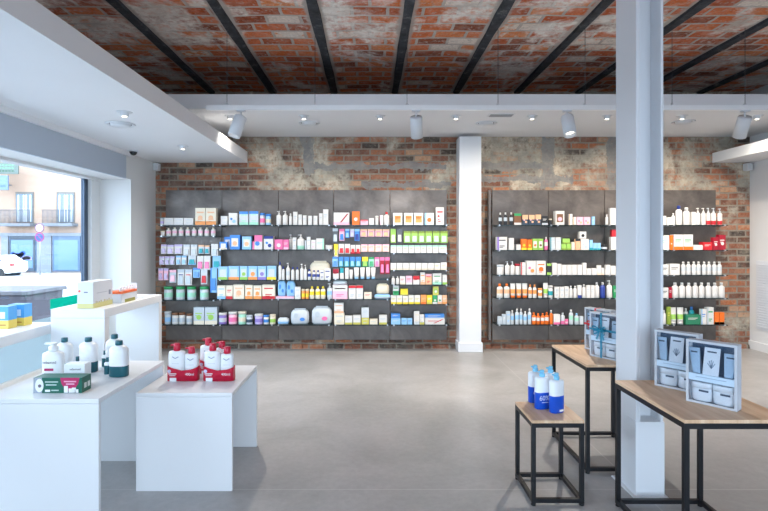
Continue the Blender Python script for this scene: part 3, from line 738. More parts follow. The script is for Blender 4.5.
row(n3, S3, 280, '''
K|white navy-capped bottle|W,w,n||278-281.2-18 281.5-284.4-13.4
P|tall white navy-collared pump|W,w,W|m|286-290-17
K|small white navy-capped bottle|W,w,n||291-294.4-12.8 295.6-298.8-12.8
P|white pump with navy collar|W,n,W||299.8-303.4-16 303.8-307-15
K|short white navy-capped bottle|W,n,n|m|307.6-311-10.6 312-315.6-9.6 316-319.6-9.6
B|white carton navy print|W,w,n|L|320-324-10 324.4-330.6-11.6
G|large cream wrapped pack|C,c,C||308-330-17.6~''', 'L3')
row(n3, S4, 299, '''
G|clear blue wrapped pack|B,b,b|c|277.4-285.6-16@2.6 286-295.2-15@2.6
B|flat pink and white tray|P,w,p|b|275.4-294-2.5
B|white carton beside blue pack|W,w,s|L|294.6-300.4-12
J|orange-yellow jar|O,y,c|m|301-304.6-9.8 305-308.6-9.8
K|yellow-capped pale bottle|C,y,y|m|309.4-314.2-12.4 315-320-12.4 320.6-325.4-12.4
P|pale blue pump bottle|w,B,W|m|326.6-332.2-15.4''', 'L3')
row(n3, BT, 324.5, '''
G|flat pale blue wipes pack|w,B,b|b|277-288.6-6.2
G|white nappy pack|w,s,b|c|290-309-14.6
G|larger white nappy pack|w,s,p|c|311-332-17''', 'L3')
# ---- fourth bay
row(n4, T_, 225, '''
B|white carton with dark diagonal|W,P,R|bD|333.4-349.4-12.4
B|bright orange carton|o,W,W|c|352-359.6-13.6
B|low pink carton|P,r,r|tl|360.4-368-5.2
B|small white carton|W,w,s|l|369-374-6.8
J|white cylinder jar|W,w,W||375-378.6-9.2
B|slim white carton, pink edge|W,P,e|v|380-383.2-9.8
K|tapered white bottle, red cap|W,w,r||384-389.6-13''', 'L4')
row(n4, 'upper hanging row', 243, '''
Y|dark clear blister card|K,s,x|t|332.4-337.8-14.6
Y|pink toothbrush card|P,p,b|xt|339-344.4-12@2
Y|blue toothbrush card|b,B,n|t|345-349.4-9@5
Y|lilac toothbrush card|l,w,p|t|350-354-8@6
Y|deep blue card|b,B,n|xt|354.4-359.6-12@2
Y|pale pink card|P,e,R|tl|360.2-367-7.6@6.2 367.6-374.6-7.6@6.2 375.2-382-7.6@6.2 382.6-389.4-7.6@6.2''', 'L4')
row(n4, 'second hanging row', 254, '''
Y|yellow-topped white card|W,y,W|T|333.6-338-13@-3
Y|white card with red blister|W,r,r|x|338.4-344-10 344.4-350-10
Y|crimson-printed white card|W,R,r|xb|350.4-355.2-9 355.6-360.4-9
Y|pink-striped cream card|q,P,r|tl|361-367.6-7.6@2 368.2-374.6-7.6@2 375.2-381.8-7.6@2 382.4-389.4-7.6@2''', 'L4')
row(n4, 'third hanging row', 267, '''
Y|light blue card|B,b,w|t|332.2-337.6-10
Y|teal-blue card|t,b,B|xT|338.2-343.4-10 344-349.2-10 349.8-354.8-10 355.4-361-10
Y|green and yellow card|g,y,G|xT|362-368-10
Y|mint card|m,g,w|t|368.6-374-9.6
Y|pink and white card|P,p,W|t|374.6-379.4-9.6
Y|long crimson pack|R,p,r|t|380-384.6-17@-7.4 385.2-389.8-17@-7.4''', 'L4')
row(n4, 'tube shelf', 279, '''
B|white carton, crimson top|W,R,r|Tl|333-338.6-10
B|teal and white carton|W,t,t|T|340-343.6-11
B|narrow white carton|W,w,s|L|345-348.6-11
T|short white tube|W,w,W||349.2-353-9.2
T|white tube standing on cap|W,w,B||354-359-11.4 360-364.8-11.4 366-370.4-11.4 371-375.6-11.4''', 'L4')
row(n4, S3, 299, '''
B|large pale pink carton|P,W,p|TL|332.4-347.6-14
G|clear white bag|w,w,s||332.6-347.4-4@14.2
B|red-topped white carton|W,r,s|tL|348.6-355.8-13.4 356.2-363-13.4
B|low cream carton|C,e,r|l|364-371.6-6.6
G|flat pale blue pack|B,w,b|b|374-391-4.6
G|clear olive bag|c,a,K||376-389.6-9.6@5''', 'L4')
row(n4, BT, 324.5, '''
B|cream carton under another|C,c,s|bL|334-344.4-11.2
B|white carton stacked on cream|W,c,e|uL|334-343.6-10@11.4
B|cream carton with yellow foot|W,Y,s|bl|344.8-352.4-8.4 353-360.6-9 379-387-9
B|yellowish carton under another|Y,c,s|L|361.4-369-6.6
B|grey-white carton stacked on yellowish|w,s,s|l|361.4-369-10@6.8
B|low cream carton|C,c,s|l|369.6-377.6-5''', 'L4')
# ---- fifth bay
row(n5, T_, 225, '''
B|white carton with orange square|W,O,o|sl|393-402.4-12 404-413.2-12 414-423.4-12
B|white and blue carton, orange disc|W,B,o|vc|424.6-434-12
B|tallest white carton, red print|W,P,r|LC|436-444-17.6''', 'L5')
row(n5, 'upper hanging row', 243, '''
Y|vivid green toothbrush pack|G,g,W|x|390.6-396-14
Y|grey-violet toothbrush pack|K,l,W|x|397-402.4-14
Y|green hanging pack|G,a,s|xt|403.8-411-12 411.4-418-12 418.6-425-12 425.6-432.4-12 433-440-12 440.6-448-12''', 'L5')
row(n5, S2, 253, '''
B|small green-topped white carton|W,m,a|tl|390.6-396.4-7.6 396.8-402.4-7.6 402.8-408.4-7.6 408.8-414.4-7.6 414.8-420.4-7.6 420.8-426.4-7.6 426.8-432.4-7.6 432.8-438.6-7.6 439-446.8-7.6''', 'L5')
row(n5, S3, 270, '''
B|small white carton, red mark|W,c,P|bL|390.6-396.4-6.8 396.8-402.6-6.8 403-409-6.8 409.4-415.2-6.8 415.6-421.4-6.8 421.8-427.6-6.8 428-434-6.8
B|small white yellow-marked carton|W,c,y|bl|434.4-440.4-6.8 440.8-446.8-7.4''', 'L5')
row(n5, S4, 284.5, '''
K|tiny white bottle|W,c,W||391.4-395-8 396-399.4-8
B|small cream carton, red line|W,c,r|bl|400-405.4-8.2
B|pale pink carton|P,W,r|bl|406-412.2-8.6
B|white carton, crimson bar|W,r,R|Tl|413-419.6-8.6
B|taller white peach carton|W,e,O|bL|420.4-425-12
B|salmon carton|e,P,r|tL|425.4-431.8-10.4
B|white carton, green print|W,m,g|Lb|432.6-441.6-11
B|white carton at row end|W,G,s|bl|442.6-447-9.6''', 'L5')
row(n5, 'fifth shelf', 304, '''
B|white yellow-footed carton|W,y,Y|bl|391-396.4-8.4 396.8-402.4-8.4 402.8-408.2-8 408.6-414-8.6 414.4-420.2-8.6
B|raised white and green carton|W,G,g|BL|393-398.8-9.6@8.6
B|raised lemon yellow carton|y,Y,y|b|400.4-408-6.4@8.6
B|orange carton|O,o,e|bl|420.8-426.4-8.8
B|lemon yellow carton|y,Y,W|bl|426.8-432.2-8.6
B|green and white carton|g,W,W|bc|432.6-437.4-8.6
B|white orange-marked carton|W,e,g|bc|437.8-442-8.6
B|salmon orange carton|e,O,W|bl|442.4-447-8.6
B|raised yellow-green carton|Y,G,W|sc|433-438.6-8.6@8.8''', 'L5')
row(n5, BT, 324.5, '''
B|light blue carton|B,b,w|l|391-400.6-6
B|deeper blue carton, stacked|b,B,W|l|391-400.2-4.4@6.2
B|pale blue low carton|B,w,b|l|401.4-407-6 407.4-412.2-6
B|tall white carton|W,w,c|bL|414-419.4-13
B|cream-footed white carton|W,Y,s|bL|419.8-424.4-9.8
B|wide white red-swooshed carton|W,s,r|Dl|424.8-445-5.6
B|wide blue carton, stacked|b,w,W|bl|424.8-444.6-4.4@5.8''', 'L5')
# ---- right display
row(m1, T_, 225, '''
K|dark bottle with white cap|k,s,W|m|499-502.4-12.4 504-507.6-12.6 509.6-513.2-12.6
B|brown carton, green top|d,g,W|tu|514-521.4-11.4
B|dark carton with pink portrait|x,e,P|TC|522.4-528.4-10 529-534.8-10 535.4-541.2-10.4
B|black and white carton|k,w,W|bl|542-548-9''', 'R1')
row(m1, S2, 250, '''
B|white carton, violet side|W,L,k|vL|497-507.2-13
B|tall plain white carton|W,w,s|l|509-514-12
B|small dark and white carton|W,k,s|v|515-521-5.4
B|orange carton|o,W,y|uc|521.4-526.8-11 527.4-532.2-10.4
B|green and orange carton|G,W,o|sc|532.6-537.8-11.2
B|green and brown carton|G,W,d|sc|538.2-543.2-11.2
K|pink bottle with white cap|p,W,W|m|544.6-548.2-13''', 'R1')
row(m1, S3, 275, '''
J|stout white tub|W,w,w||497.6-505-10
P|white pump bottle|W,w,w||505.4-510.2-13.4 510.6-515-13.4
J|white jar, red lid|W,w,R||515.4-520.6-11
B|white carton, red stripe|W,r,s|vl|521-525.8-12.6
B|wide white carton, coloured discs|W,O,p|C|526.6-536-14
B|wide white carton, orange band|W,s,o|Lc|536.4-546-14''', 'R1')
row(m1, S4, 298, '''
K|wide white bottle, orange cap|W,e,o|m|497.4-503.6-14 504.2-510-14.2
T|white tube, orange cap|W,O,o|m|510.8-516-14.4 516.8-522-14.4 522.8-528-14.4
K|slim white bottle, orange cap|W,O,O|m|528.8-532.6-13.2 533.2-537.2-13.2
J|small white jar, orange lid|W,O,O|m|538.4-543-9.6
T|white tube, green print|W,G,W|m|543.6-548.4-14.8''', 'R1')
row(m1, BT, 324.5, '''
B|short silver carton|s,w,W|l|498-502-8 502.4-506-10
B|tall silver carton|s,w,B|L|506.4-510.4-13
K|pale blue bottle|w,B,W|m|511-514.4-14 515.2-519.2-15.4 519.8-523-15.6 523.8-527.4-13 528-531.6-15.6
K|orange bottle|o,W,o|m|532-536.4-11.6 536.9-540.6-11 541-545-11 545.4-549.4-11.8''', 'R1')
row(m2, T_, 225, '''
J|small black jar, cream lid|k,c,C||549.2-552.8-6.2
B|white carton, brown portrait|W,d,P|sc|555.4-564.6-14
B|tall peach-edged carton|W,e,s|v|569-572.6-11
B|short white peach carton|W,e,s|v|573.2-576.4-8
B|pink carton|P,e,p|C|577-583.4-8 584-590.2-8
B|pale blue slim carton|B,w,s|l|592-595-8.4''', 'R2')
row(m2, S2, 250, '''
B|teal-sided white carton|w,t,W|vl|550.4-555.4-12.6
B|white carton, grey trim|W,s,s|Vl|555.8-561.2-12.6
B|bright green carton|G,a,W|b|561.6-566.2-6.2 566.6-571-6.2
B|raised bright green carton|G,a,W|b|562.6-570-5@6.4
B|narrow cream carton|C,e,s|l|571.6-575-8
B|peach carton, dark top|e,k,W|t|575.6-580.6-11
B|square white carton|W,s,s|C|581-589.2-11
B|raised white blue-marked carton|W,b,k|c|579.6-586.4-7@11.4
B|blue carton|B,t,b|b|589.6-593-10
B|low turquoise carton|B,t,W|b|593.4-597-7 597.4-601-7
J|low black jar, white disc|k,w,k|b|601.8-609-5''', 'R2')
row(m2, S3, 275, '''
B|plain white soap carton|W,w,s||552.4-557-12 557.4-561.6-11 562-566.8-10 567.2-572-10 572.4-577.2-10 577.6-582.4-10 582.8-586.6-12
B|low white soap carton|W,w,s|l|587-591.6-6.4 592-597-6.6
B|white cream-trimmed carton|W,q,s|b|597.4-601.4-9.6 601.8-604.4-7
B|dark carton, green print|k,G,x|tb|547-551.6-11.4''', 'R2')
row(m2, S4, 298, '''
J|white jar, teal label|W,t,W|m|548.8-553.8-12.2
B|plain white carton|W,w,s|lL|555-559.6-11 560-564.4-11 564.8-569-11.4
K|stout white bottle|W,w,W||569.6-573.4-12 573.8-577.4-12
B|white carton, navy foot|W,n,s|b|577.8-581.8-12.6
K|slender white bottle|W,w,W||582.4-586.2-13.4
B|tall white carton|W,w,s|l|586.6-590.6-12.6 591-594.6-12.6
K|tall white bottle|W,w,W||595-600-15.4
K|navy bottle, white cap|n,x,W||600.6-605.8-15.6''', 'R2')
row(m2, BT, 324.5, '''
K|orange bottle, white cap|o,W,W||550-553.2-14
B|white carton, pink foot|W,p,s|b|553.8-560.2-10
K|clear bottle, pink foot|w,p,w|b|561-565-11.6
J|low pink tub|p,P,p|m|565.4-569-5
K|tall clear bottle|w,m,W|m|569.6-574-14.6
K|clear aqua bottle|w,m,B|m|575-579.4-11
B|small pale carton|w,s,s|l|580-583.4-8''', 'R2')
row(m3, T_, 225, '''
K|white bottle|W,w,W||606-609-10.4
B|very tall white carton|W,w,s|L|610.6-616-17''', 'R3')
row(m3, S2, 250, '''
B|white carton, left of column|W,w,s|l|611-617-13
B|stacked red carton|r,R,g|tb|612-617-7@13.2''', 'R3')
row(m3, S3, 275, '''
B|white carton, left of column|W,k,s|l|606-610.6-10 611-616-9
K|small white bottle|W,w,w||604.8-605.8-7''', 'R3')
row(m3, S4, 298, '''
P|white pump bottle|W,w,W||607-612.8-17.4
B|green carton, left of column|g,G,W|l|613.6-618-12''', 'R3')
row(m4, T_, 225, '''
B|low white carton|W,w,s||663-666.6-9 667-672-7.6
K|slim white bottle|W,w,W||672.4-676-12
K|white bottle, navy cap|W,w,n||676.6-683.2-19.4
K|white bottle, green print|W,G,W||684.4-691.6-17.6
B|white carton beside pumps|W,w,s|l|692-696-13
P|white pump bottle|W,w,W||696.6-701.4-17 702-706.6-17
P|white pump bottle, red foot|W,r,w|b|707.2-711.6-17 712.2-717-17 718.8-723.6-16.6''', 'R4')
row(m4, S2, 250, '''
B|white carton, pale stripe|W,w,m|l|661.6-669.6-14.6
B|narrow orange carton|o,O,W|c|670.2-673.2-14.6
B|white carton, orange border|W,o,g|bl|673.8-683.2-15.4 683.6-693.2-15.4
B|low white carton|W,w,s|l|693.6-703-5
B|low red carton|r,R,W|l|703.4-712.8-7.8
B|crimson carton|R,r,W|cl|713.2-718.8-12.6 719.2-726-15''', 'R4')
row(m4, S3, 275, '''
B|white carton, dark line|W,w,k|l|662-668.8-10.4 669.8-680-11
K|small white bottle in row|W,w,W|m|682-686.6-13.2 687.2-691.8-13.2 692.4-697-13.2 697.6-702.2-13.2 702.8-707.4-13.2 708-712.6-13.2 713.2-717.8-13.2 718.4-723-13.2''', 'R4')
row(m4, S4, 298, '''
B|white carton, grey line|W,w,k|l|662-668.6-10.2
B|narrow crimson carton|R,r,W|l|669.4-672.4-10.8
K|rounded white bottle|W,w,W||672.8-679.6-15.2 680.2-686.6-15.2 687-693-15.2 693.6-699.6-15.2 700.2-706.2-15.2 706.8-712.8-15.2 713.2-719.2-15.2 719.6-726-15.2''', 'R4')
row(m4, BT, 324.5, '''
K|white bottle beside column|W,w,W||662.6-666.8-14
B|olive green carton|a,W,Y|l|667.4-671-17.6
T|white tube, green mark|W,G,W|m|671.6-677.8-16.6 678.4-684.8-16.6
B|low dark green carton|z,g,W|l|686-701-9.6
K|white bottle behind green carton|W,w,W||688.6-693.4-15~
K|blue-green bottle behind green carton|t,T,b||694.4-700-16.6~
B|white and blue carton|W,B,b|vl|701.6-706.8-15.2
B|tall white carton|W,s,g|Lv|707.4-714-17
B|orange carton|o,O,W|bu|714.6-719.4-12 719.8-724.6-12''', 'R4')

# ------------------------------------------------------------------ goods on the white tables
NAVYGREEN = pm('#0e5763', .35); WPL = pm('#e9ecee', .35); PRINTGREY = pm('#6d6470', .5); MAG = pm('#b3225c', .45)  # the grey is printing ink for lettering and the logo dot
def teal_bottle(loc, w_, h, label, sq=.8, rz=0):
    e_ = empty('bottle', loc, rz); tag(e_, label, 'bottle', 'white bottles with teal caps on the left front table'); r = w_/2
    prof = [(r*.95, 0), (r, .004)] + [(r, h*.30), (r, h*.302)] 
    for k in range(3): z = h*(.44+.1*k); prof += [(r, z-.004), (r*.975, z), (r, z+.004)]
    prof += [(r, h*.70), (r*.94, h*.775), (r*.72, h*.83), (r*.42, h*.865), (r*.34, h*.875)]
    MB().lathe(prof, WPL, 0, 0, 1, .72, 28, sq, mats=[(h*.301, NAVYGREEN), (9, WPL)]).build('bottle_body', e_)
    MB().lathe([(r*.36, h*.872), (r*.38, h*.88), (r*.38, h*.985), (r*.34, h)], NAVYGREEN, seg=20).build('cap', e_)
    return e_
TZ = .6006
def tp(px, y, x=None): return (px-371)*y/512
teal_bottle((tp(119, 2.75), 2.75, TZ), .098, .190, 'teal-capped white bottle nearest the right edge of its table')
teal_bottle((tp(114.5, 2.92), 2.92, TZ), .095, .192, 'teal-capped white bottle half hidden behind the rightmost one')
teal_bottle((tp(88.4, 2.84), 2.84, TZ), .096, .190, 'teal-capped white bottle standing alone in the middle')
teal_bottle((tp(64.5, 2.82), 2.82, TZ), .086, .192, 'teal-capped white bottle behind the white pump bottle')
def small_teal(loc, label, h=.085):
    e_ = empty('small_bottle', loc); tag(e_, label, 'bottle', 'small teal travel bottles')
    MB().lathe([(.016, 0), (.017, .003), (.017, h*.55), (.017, h*.56), (.017, h*.68), (.008, h*.76)], WPL, seg=16, mats=[(.003, WPL), (h*.555, NAVYGREEN), (9, WPL)]).build('bottle_body', e_)
    MB().lathe([(.009, h*.75), (.009, h)], NAVYGREEN, seg=12).build('cap', e_)
small_teal((tp(105.0, 2.95), 2.95, TZ), 'small teal bottle at the back beside the rightmost bottles', .092)
small_teal((tp(107.6, 2.78), 2.78, TZ), 'small teal bottle in front, touching the rightmost bottle', .092)
small_teal((tp(77.5, 2.70), 2.70, TZ), 'small teal-capped bottle behind the white lidded carton', .115)
# white pump bottle with pink band
e_ = empty('pump_bottle', (tp(53.5, 2.62), 2.62, TZ), 0); tag(e_, 'large white pump bottle with pink band behind the green carton', 'pump bottle')
r = .052
MB().lathe([(r*.96, 0), (r, .004), (r, .140), (r*.94, .152), (r*.62, .160), (r*.4, .163)], WPL, 0, 0, 1, .62, 28, .75).build('bottle_body', e_)
MB().lathe([(.022, .162), (.022, .186), (.012, .188), (.012, .194), (.016, .195), (.016, .205)], WPL, seg=20).box(-.042, -.007, .196, 0, .007, .204, WPL).build('pump', e_)
text(e_, 'sebamed', .0195, (0, -.0345, .110), PRINTGREY); MB().box(-.026, -.0350, .068, .02, -.0335, .080, MAG).build('pink_label', e_)
# white lidded carton
e_ = empty('carton', (tp(75.5, 2.55)-.0, 2.54, TZ)); tag(e_, 'small white square carton behind the green and magenta carton', 'carton')
MB().box(-.051, 0, 0, .051, .06, .114, WPL).build('carton_body', e_, bevel=.002); text(e_, 'sebamed', .0155, (.004, -.0009, .088), PRINTGREY)
# green and magenta promotional carton
e_ = empty('carton', (tp(57.7, 2.44), 2.44, TZ)); tag(e_, 'long green and magenta carton at the front of the left table', 'carton')
GR = pm('#14604f', .4)
q = MB(); q.box(-.115, 0, 0, .115, .08, .073, GR)
q.build('carton_body', e_)
q = MB(); q.box(-.115, -.0008, 0, -.075, 0, .073, pm('#9aa4b0', .4)); q.disc(-.087, -.0008, .036, .020, WPL, 20, .032); q.disc(-.085, -.0018, .034, .008, PRINTGREY, 12); q.box(-.06, -.0009, .006, -.036, 0, .016, WPL); q.build('printed_logo', e_)
q = MB(); q.v += [(.012, -.0009, .073), (.105, -.0009, .073), (.098, -.0009, .045), (.08, -.0009, .018), (.058, -.0009, .006), (.035, -.0009, .018), (.018, -.0009, .045)]; q.face([0, 6, 5, 4, 3, 2, 1], MAG)
for x, hh in ((.04, .034), (.062, .022), (.078, .026), (.09, .018)): q.box(x-.009, -.002, .002, x+.009, -.0009, hh, WPL)
q.build('printed_shield', e_)
q = MB()
for (a, z, l) in ((-.06, .050, .062), (-.056, .036, .05), (-.03, .010, .035)): q.box(a, -.0009, z, a+l, 0, z+.0055, pm('#b9cfc8', .5))
for (a, z, l) in ((.03, .052, .058), (.04, .040, .04)): q.box(a, -.0016, z, a+l, -.0009, z+.006, pm('#e2a9c0', .5))
for (a, z) in ((.02, .018), (.05, .018)): q.box(.115, a, z, .1158, a+.02, z+.025, pm('#c7d3cf', .5))
q.build('printed_lines', e_)
# twin packs with red pumps
RED = pm('#c01238', .35); PALE = pm('#e9edf0', .3)
def flat_bottle(parent, x, y, w_, h):
    r = w_/2
    b = MB().lathe([(r*.95, 0), (r, .004), (r, h*.70), (r*.98, h*.755), (r*.88, h*.785), (r*.4, h*.80), (.012, h*.805)], PALE, x, y, 1, .6, 28, .7).build('bottle_body', parent)
    MB().lathe([(.0185, h*.80), (.0195, h*.81), (.0195, h*.93), (.0185, h*.94), (.0185, h*.985), (.015, h)], RED, x, y, seg=20).box(x-.034, y-.007, h*.935, x, y+.007, h*.975, RED).build('pump', b)
    q = MB()
    for k in range(6):
        a0 = x-.018+k*.006; z0 = h*.60+.0035*abs(k-2.5); q.box(a0, y-r*.6-.0012, z0, a0+.0062, y-r*.6+.004, z0+.004, pm('#7d8ca6', .5))
    q.box(x-.02, y-r*.6-.0008, h*.47, x+.02, y-r*.6+.004, h*.475, pm('#a9b4c2', .5)); q.build('printed_logo', b)
def twin_pack(loc, label, rz=0):
    e_ = empty('twin_pack', loc, rz); tag(e_, label, 'bottle pack', 'twin packs of red-capped bottles')
    flat_bottle(e_, -.038, 0, .093, .212); flat_bottle(e_, .046, 0, .074, .192)
    q = MB(); ring = []
    hw, hd = .0885, .033; n = 40
    for k in range(n):
        a = 2*pi*k/n; c_, s_ = cos(a), sin(a); ring.append((math.copysign(abs(c_)**.3, c_)*hw, math.copysign(abs(s_)**.5, s_)*hd))
    def top(x): return .060 + .024*min(1, abs((x-.012)/.085))**1.6
    for x, y in ring: q.v.append((x, y, .0005))
    for x, y in ring: q.v.append((x, y, top(x)))
    for k in range(n): k2 = (k+1) % n; q.face([k, k2, n+k2, n+k], RED, True)
    q.face(list(range(n))[::-1], RED); q.build('red_sleeve', e_)
    text(e_, '400ml', .021, (.046, -.0343, .040), PALE)
    q = MB(); q.disc(-.070, -.0343, .058, .010, pm('#c9cbe4', .4), 16, t=.0008); q.build('printed_badge', e_); q = MB(); q.box(-.068, -.0345, .0, -.030, -.033, .020, PALE); q.box(-.075, -.0343, .040, -.030, -.033, .045, PALE); q.box(-.07, -.0343, .031, -.035, -.033, .034, PALE); q.build('printed_marks', e_)
twin_pack((-1.085, 2.965, .5206), 'red-sleeved twin pack at the left front of its low white table')
twin_pack((-.878, 2.965, .5206), 'red-sleeved twin pack at the right front of its low white table')
twin_pack((-.955, 3.125, .5206), 'red-sleeved twin pack standing behind the other two')
# blue and white bottles on the small oak table
BLU = pm('#0c4fc4', .3); BCAP = pm('#7cc4e6', .25); WHT = pm('#eef2f6', .3)
def blue_bottle(x, y, rz, label, word):
    e_ = empty('pump_bottle', (x, y, .4276), rz); tag(e_, label, 'pump bottle', 'blue and white pump bottles on the small table'); r = .0415; h = .205
    MB().lathe([(r*.95, 0), (r, .004), (r, .088), (r, .0885), (r, .155), (r*.97, .163), (r*.82, .168), (r*.4, .17)], WHT, 0, 0, 1, .62, 28, .75, mats=[(.0883, BLU), (9, WHT)]).build('bottle_body', e_)
    MB().lathe([(.014, .169), (.015, .172), (.015, .186), (.009, .188), (.009, .192), (.012, .193), (.010, .205)], BCAP, seg=16).box(-.026, -.006, .193, 0, .006, .200, BCAP).build('pump', e_)
    if word: text(e_, word, .036, (-.003, -.0272, .060), WHT); MB().box(-.018, -.0272, .036, .02, -.0255, .039, WHT).build('printed_line', e_)
    else: MB().box(-.005, -.0272, .008, .022, -.0255, .018, WHT).build('printed_line', e_)
blue_bottle((535.3-371)*2.86/512, 2.86, .35, 'blue and white pump bottle at the back left of four', '60%')
blue_bottle((544-371)*2.72/512, 2.75, .25, 'blue and white pump bottle at the front left of four', '60%')
blue_bottle((552.5-371)*2.80/512, 2.83, .3, 'blue and white pump bottle at the back right of four', '')
blue_bottle((558.6-371)*2.66/512, 2.69, .45, 'blue and white pump bottle at the front right of four', '')
# cartons on the bench
CB, CY_ = pm('#4d9bd6', .4), pm('#d9c35e', .4)
for i, (p0, y, lb) in enumerate(((16, 3.16, 'blue and yellow carton on the window bench, farther from the frame edge'), (0, 3.05, 'blue and yellow carton on the window bench, cut by the frame edge'))):
    e_ = empty('carton', ((p0-371)*y/512, y, .8006), .0); tag(e_, lb, 'carton', 'blue and yellow cartons on the window bench')
    q = MB(); q.box(-.049, 0, 0, .049, .075, .131, CB); q.build('carton_body', e_)
    q = MB(); q.box(-.0495, -.0008, 0, .0498, .0755, .05, CY_); q.box(-.002, -.0012, .06, .03, 0, .1, pm('#cfe3f0', .4)); q.disc(-.028, -.001, .095, .016, pm('#9fd0ee', .4), 16); q.box(-.038, -.0014, .018, .035, 0, .026, pm('#b07a3a', .4)); q.build('printed_band', e_)
# large white carton and vial display on the tall table
GRASS = pm('#cfc98a', .5)
e_ = empty('carton', (-1.79, 3.21, .9006)); tag(e_, 'large white display carton with an orange dot on the tall table', 'carton')
q = MB(); q.box(-.052, 0, 0, .048, .24, .165, pm('#d3d7de', .45)); q.build('carton_body', e_, bevel=.001)
q = MB(); q.box(-.0525, -.0008, 0, .0488, .2405, .030, GRASS); q.disc(-.038, -.001, .108, .0075, pm('#ee6a4c', .4), 14); q.box(-.01, -.001, .098, .014, 0, .104, pm('#4a5a80', .4))
for k in range(11): q.box(.048, .01+k*.02, .030, .0492, .018+k*.02, .030+.014*abs(sin(k*1.9)), pm('#b8a96a', .5))
q.box(.048, .19, .07, .0492, .215, .10, pm('#7d8698', .4)); q.box(.048, .04, .09, .0492, .17, .094, pm('#aab0bc', .4)); q.build('printed_band', e_)
e_ = empty('vial_display', (-1.735, 3.475, .9006)); tag(e_, 'open white display tray of orange-banded vials on the tall table', 'display box')
q = MB(); q.box(-.04, 0, 0, .04, .235, .062, pm('#d3d7de', .45)); q.box(-.04, 0, .062, -.036, .235, .085, pm('#d3d7de', .45)); q.box(-.036, .231, .062, .04, .235, .12, pm('#d3d7de', .45)); q.box(.0402, .05, 0, .0408, .2, .022, pm('#8f8c3c', .5)); q.build('tray', e_)
bx('orange_insert', -.035, .002, .0622, .041, .229, .078, pm('#ee7440', .4), e_)
for i in range(5):
    v_ = MB().lathe([(.011, .0782), (.011, .094), (.007, .098)], pm('#f3f3f3', .3), .026, .022+.042*i, seg=12).build('vial', e_)
    MB().lathe([(.008, .097), (.008, .108)], pm('#e9e2df', .3), .026, .022+.042*i, seg=10).build('cap', v_)
tag(MB().box(0, 0, 0, .09, .14, .004, pm('#c3c8dc', .4)).build('leaflet', loc=(-1.78, 3.80, .9006)), 'thin pale leaflets lying at the back of the tall table', 'leaflet')

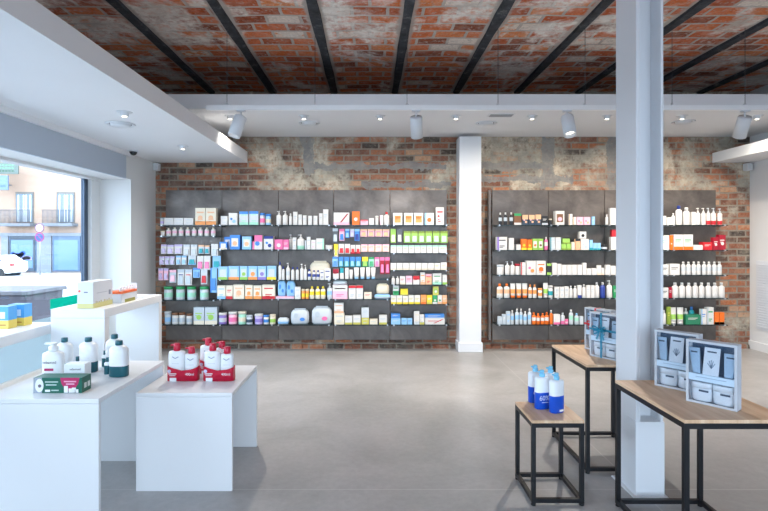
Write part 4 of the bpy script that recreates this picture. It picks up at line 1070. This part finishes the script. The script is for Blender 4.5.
# ------------------------------------------------------------------ gift boxes
NAVY = pm('#34506e', .45); CARD = pm('#e6ebf1', .5); TUBEC = pm('#a9c3da', .35); JARW = pm('#edf1f5', .3); FRAMEC = pm('#bdc2c9', .5); BAND = pm('#bcd2e4', .45); TXT = pm('#33475e', .5)
def gift_box(loc, rz, label, ribbon=None, group='gift boxes of creams on the oak tables', w_=.19, h=.27, d=.05):
    e_ = empty('gift_box', loc, rz); tag(e_, label, 'gift box', group); t = .010
    q = MB(); q.box(0, d-.003, 0, w_, d, h, FRAMEC); q.box(0, .0012, 0, .0012, d-.003, h, M_MILKY); q.box(w_-.0012, .0012, 0, w_, d-.003, h, M_MILKY); q.box(0, .0012, 0, w_, d-.003, .003, FRAMEC); q.box(0, .0012, h-.0012, w_, d-.003, h, M_MILKY)
    q.box(0, 0, 0, t, .0012, h, FRAMEC); q.box(w_-t, 0, 0, w_, .0012, h, FRAMEC); q.box(t, 0, 0, w_-t, .0012, t, FRAMEC); q.box(t, 0, h-t, w_-t, .0012, h, FRAMEC)
    q.box(t, d-.006, h*.45, w_-t, d-.003, h-t, NAVY); q.box(t, d-.006, t, w_-t, d-.003, h*.45, pm('#9db4c8', .5)); q.build('box_tray', e_)
    q = MB(); q.box(t, .001, h*.36, w_-t, .003, h*.47, BAND); q.box(w_*.2, 0, h*.42, w_*.8, .001, h*.43, pm('#8fa9c0', .5)); q.build('printed_band', e_)
    def wedge(x, tilt, ww=.042, hh=.105, m=TUBEC):
        q = MB(); z = h*.48; dx = tilt*hh
        q.v += [(x-ww*.32, .010, z), (x+ww*.32, .010, z), (x+ww*.32, .034, z), (x-ww*.32, .034, z), (x+dx-ww*.5, .020, z+hh), (x+dx+ww*.5, .020, z+hh), (x+dx+ww*.5, .024, z+hh), (x+dx-ww*.5, .024, z+hh)]
        for f in ((0, 3, 2, 1), (4, 5, 6, 7), (0, 1, 5, 4), (1, 2, 6, 5), (2, 3, 7, 6), (3, 0, 4, 7)): q.face(list(f), m)
        q.box(x+dx-ww*.3, .0175, z+hh*.80, x+dx+ww*.3, .0195, z+hh*.86, TXT)
        return q
    wedge(w_*.20, -.12).build('cream_tube', e_); wedge(w_*.82, .05, .046, .098).build('cream_tube', e_)
    q = MB(); z = h*.47; x = w_*.49; q.v += [(x-.032, .006, z), (x+.028, .006, z), (x+.036, .006, z+.118), (x-.022, .006, z+.118), (x-.032, .009, z), (x+.028, .009, z), (x+.036, .009, z+.118), (x-.022, .009, z+.118)]
    for f in ((0, 1, 2, 3), (7, 6, 5, 4), (0, 4, 5, 1), (1, 5, 6, 2), (2, 6, 7, 3), (3, 7, 4, 0)): q.face(list(f), CARD)
    q.box(x-.012, .0045, z+.098, x+.022, .006, z+.104, TXT)
    for a in (-.9, -.45, 0, .45, .9): q.tube((x+.002, .0055, z+.03), (x+.002+.018*sin(a), .0055, z+.03+.036*cos(a)), .0013, pm('#7f92a6', .5), 5)
    q.build('picture_card', e_)
    for x in (w_*.29, w_*.71):
        j = MB().lathe([(.033, .0105), (.037, .016), (.0385, .040), (.038, .062), (.036, .064)], JARW, x, .025, 1, .56, 24).build('cream_jar', e_)
        MB().lathe([(.0395, .064), (.0395, .086), (.037, .090)], pm('#f2f5f8', .3), x, .025, 1, .56, 24).build('jar_lid', j)
        MB().box(x-.006, .0025, .052, x+.03, .0042, .060, TXT).build('label', j)
    bx('clear_window', t, .0001, t, w_-t, .0009, h*.36, M_CLEAR, e_); bx('clear_window', t, .0001, h*.47, w_-t, .0009, h-t, M_CLEAR, e_)
    if ribbon:
        rm = pm(ribbon, .35); x = w_*.42; z = h*.62
        q = MB(); q.box(x-.006, -.0025, 0, x+.006, -.0012, h+.002, rm); q.box(x-.006, -.0025, h+.0005, x+.006, d+.002, h+.002, rm); q.box(-.001, -.0025, z-.006, w_+.001, -.0012, z+.006, rm); q.box(w_+.0005, -.0025, z-.006, w_+.0018, d, z+.006, rm); q.box(-.0018, -.0025, z-.006, -.0005, d, z+.006, rm)
        for sgn in (-1, 1):
            for (dx, dz) in ((.045, .012), (.038, -.016)):
                n = 10; b = len(q.v)
                for k in range(n+1):
                    u = k/n; cxx = x+sgn*dx*sin(u*pi)*1.0; czz = z+dz*sin(u*pi)+.012*sin(2*pi*u); yy = -.006-.016*sin(u*pi)
                    q.v += [(cxx, yy, czz-.005), (cxx, yy-.004, czz+.005)]
                for k in range(n): q.face([b+2*k, b+2*k+2, b+2*k+3, b+2*k+1], rm)
            b = len(q.v); q.v += [(x, -.008, z), (x+sgn*.012, -.008, z), (x+sgn*.030, -.012, z-.055), (x+sgn*.018, -.012, z-.06)]; q.face([b, b+1, b+2, b+3], rm)
        q.lathe([(.004, z-.009), (.009, z-.004), (.009, z+.004), (.004, z+.009)], rm, x, -.008, seg=10)
        q.build('ribbon', e_)
    return e_
A1 = math.atan2(-.143, .112)
gift_box((1.378, 2.240, .6276), A1, 'white window gift box nearest the right front table edge, without ribbon')
gift_box((1.372, 2.478, .6276), A1, 'white window gift box behind another on the right front table')
A2 = math.atan2(-.157, .092)
gift_box((1.345, 3.150, .6206), A2, 'window gift box tied with a teal ribbon bow', '#147f9e')
gift_box((1.395, 3.345, .6206), A2, 'window gift box with a red ribbon behind the teal-ribboned one', '#d02c34')
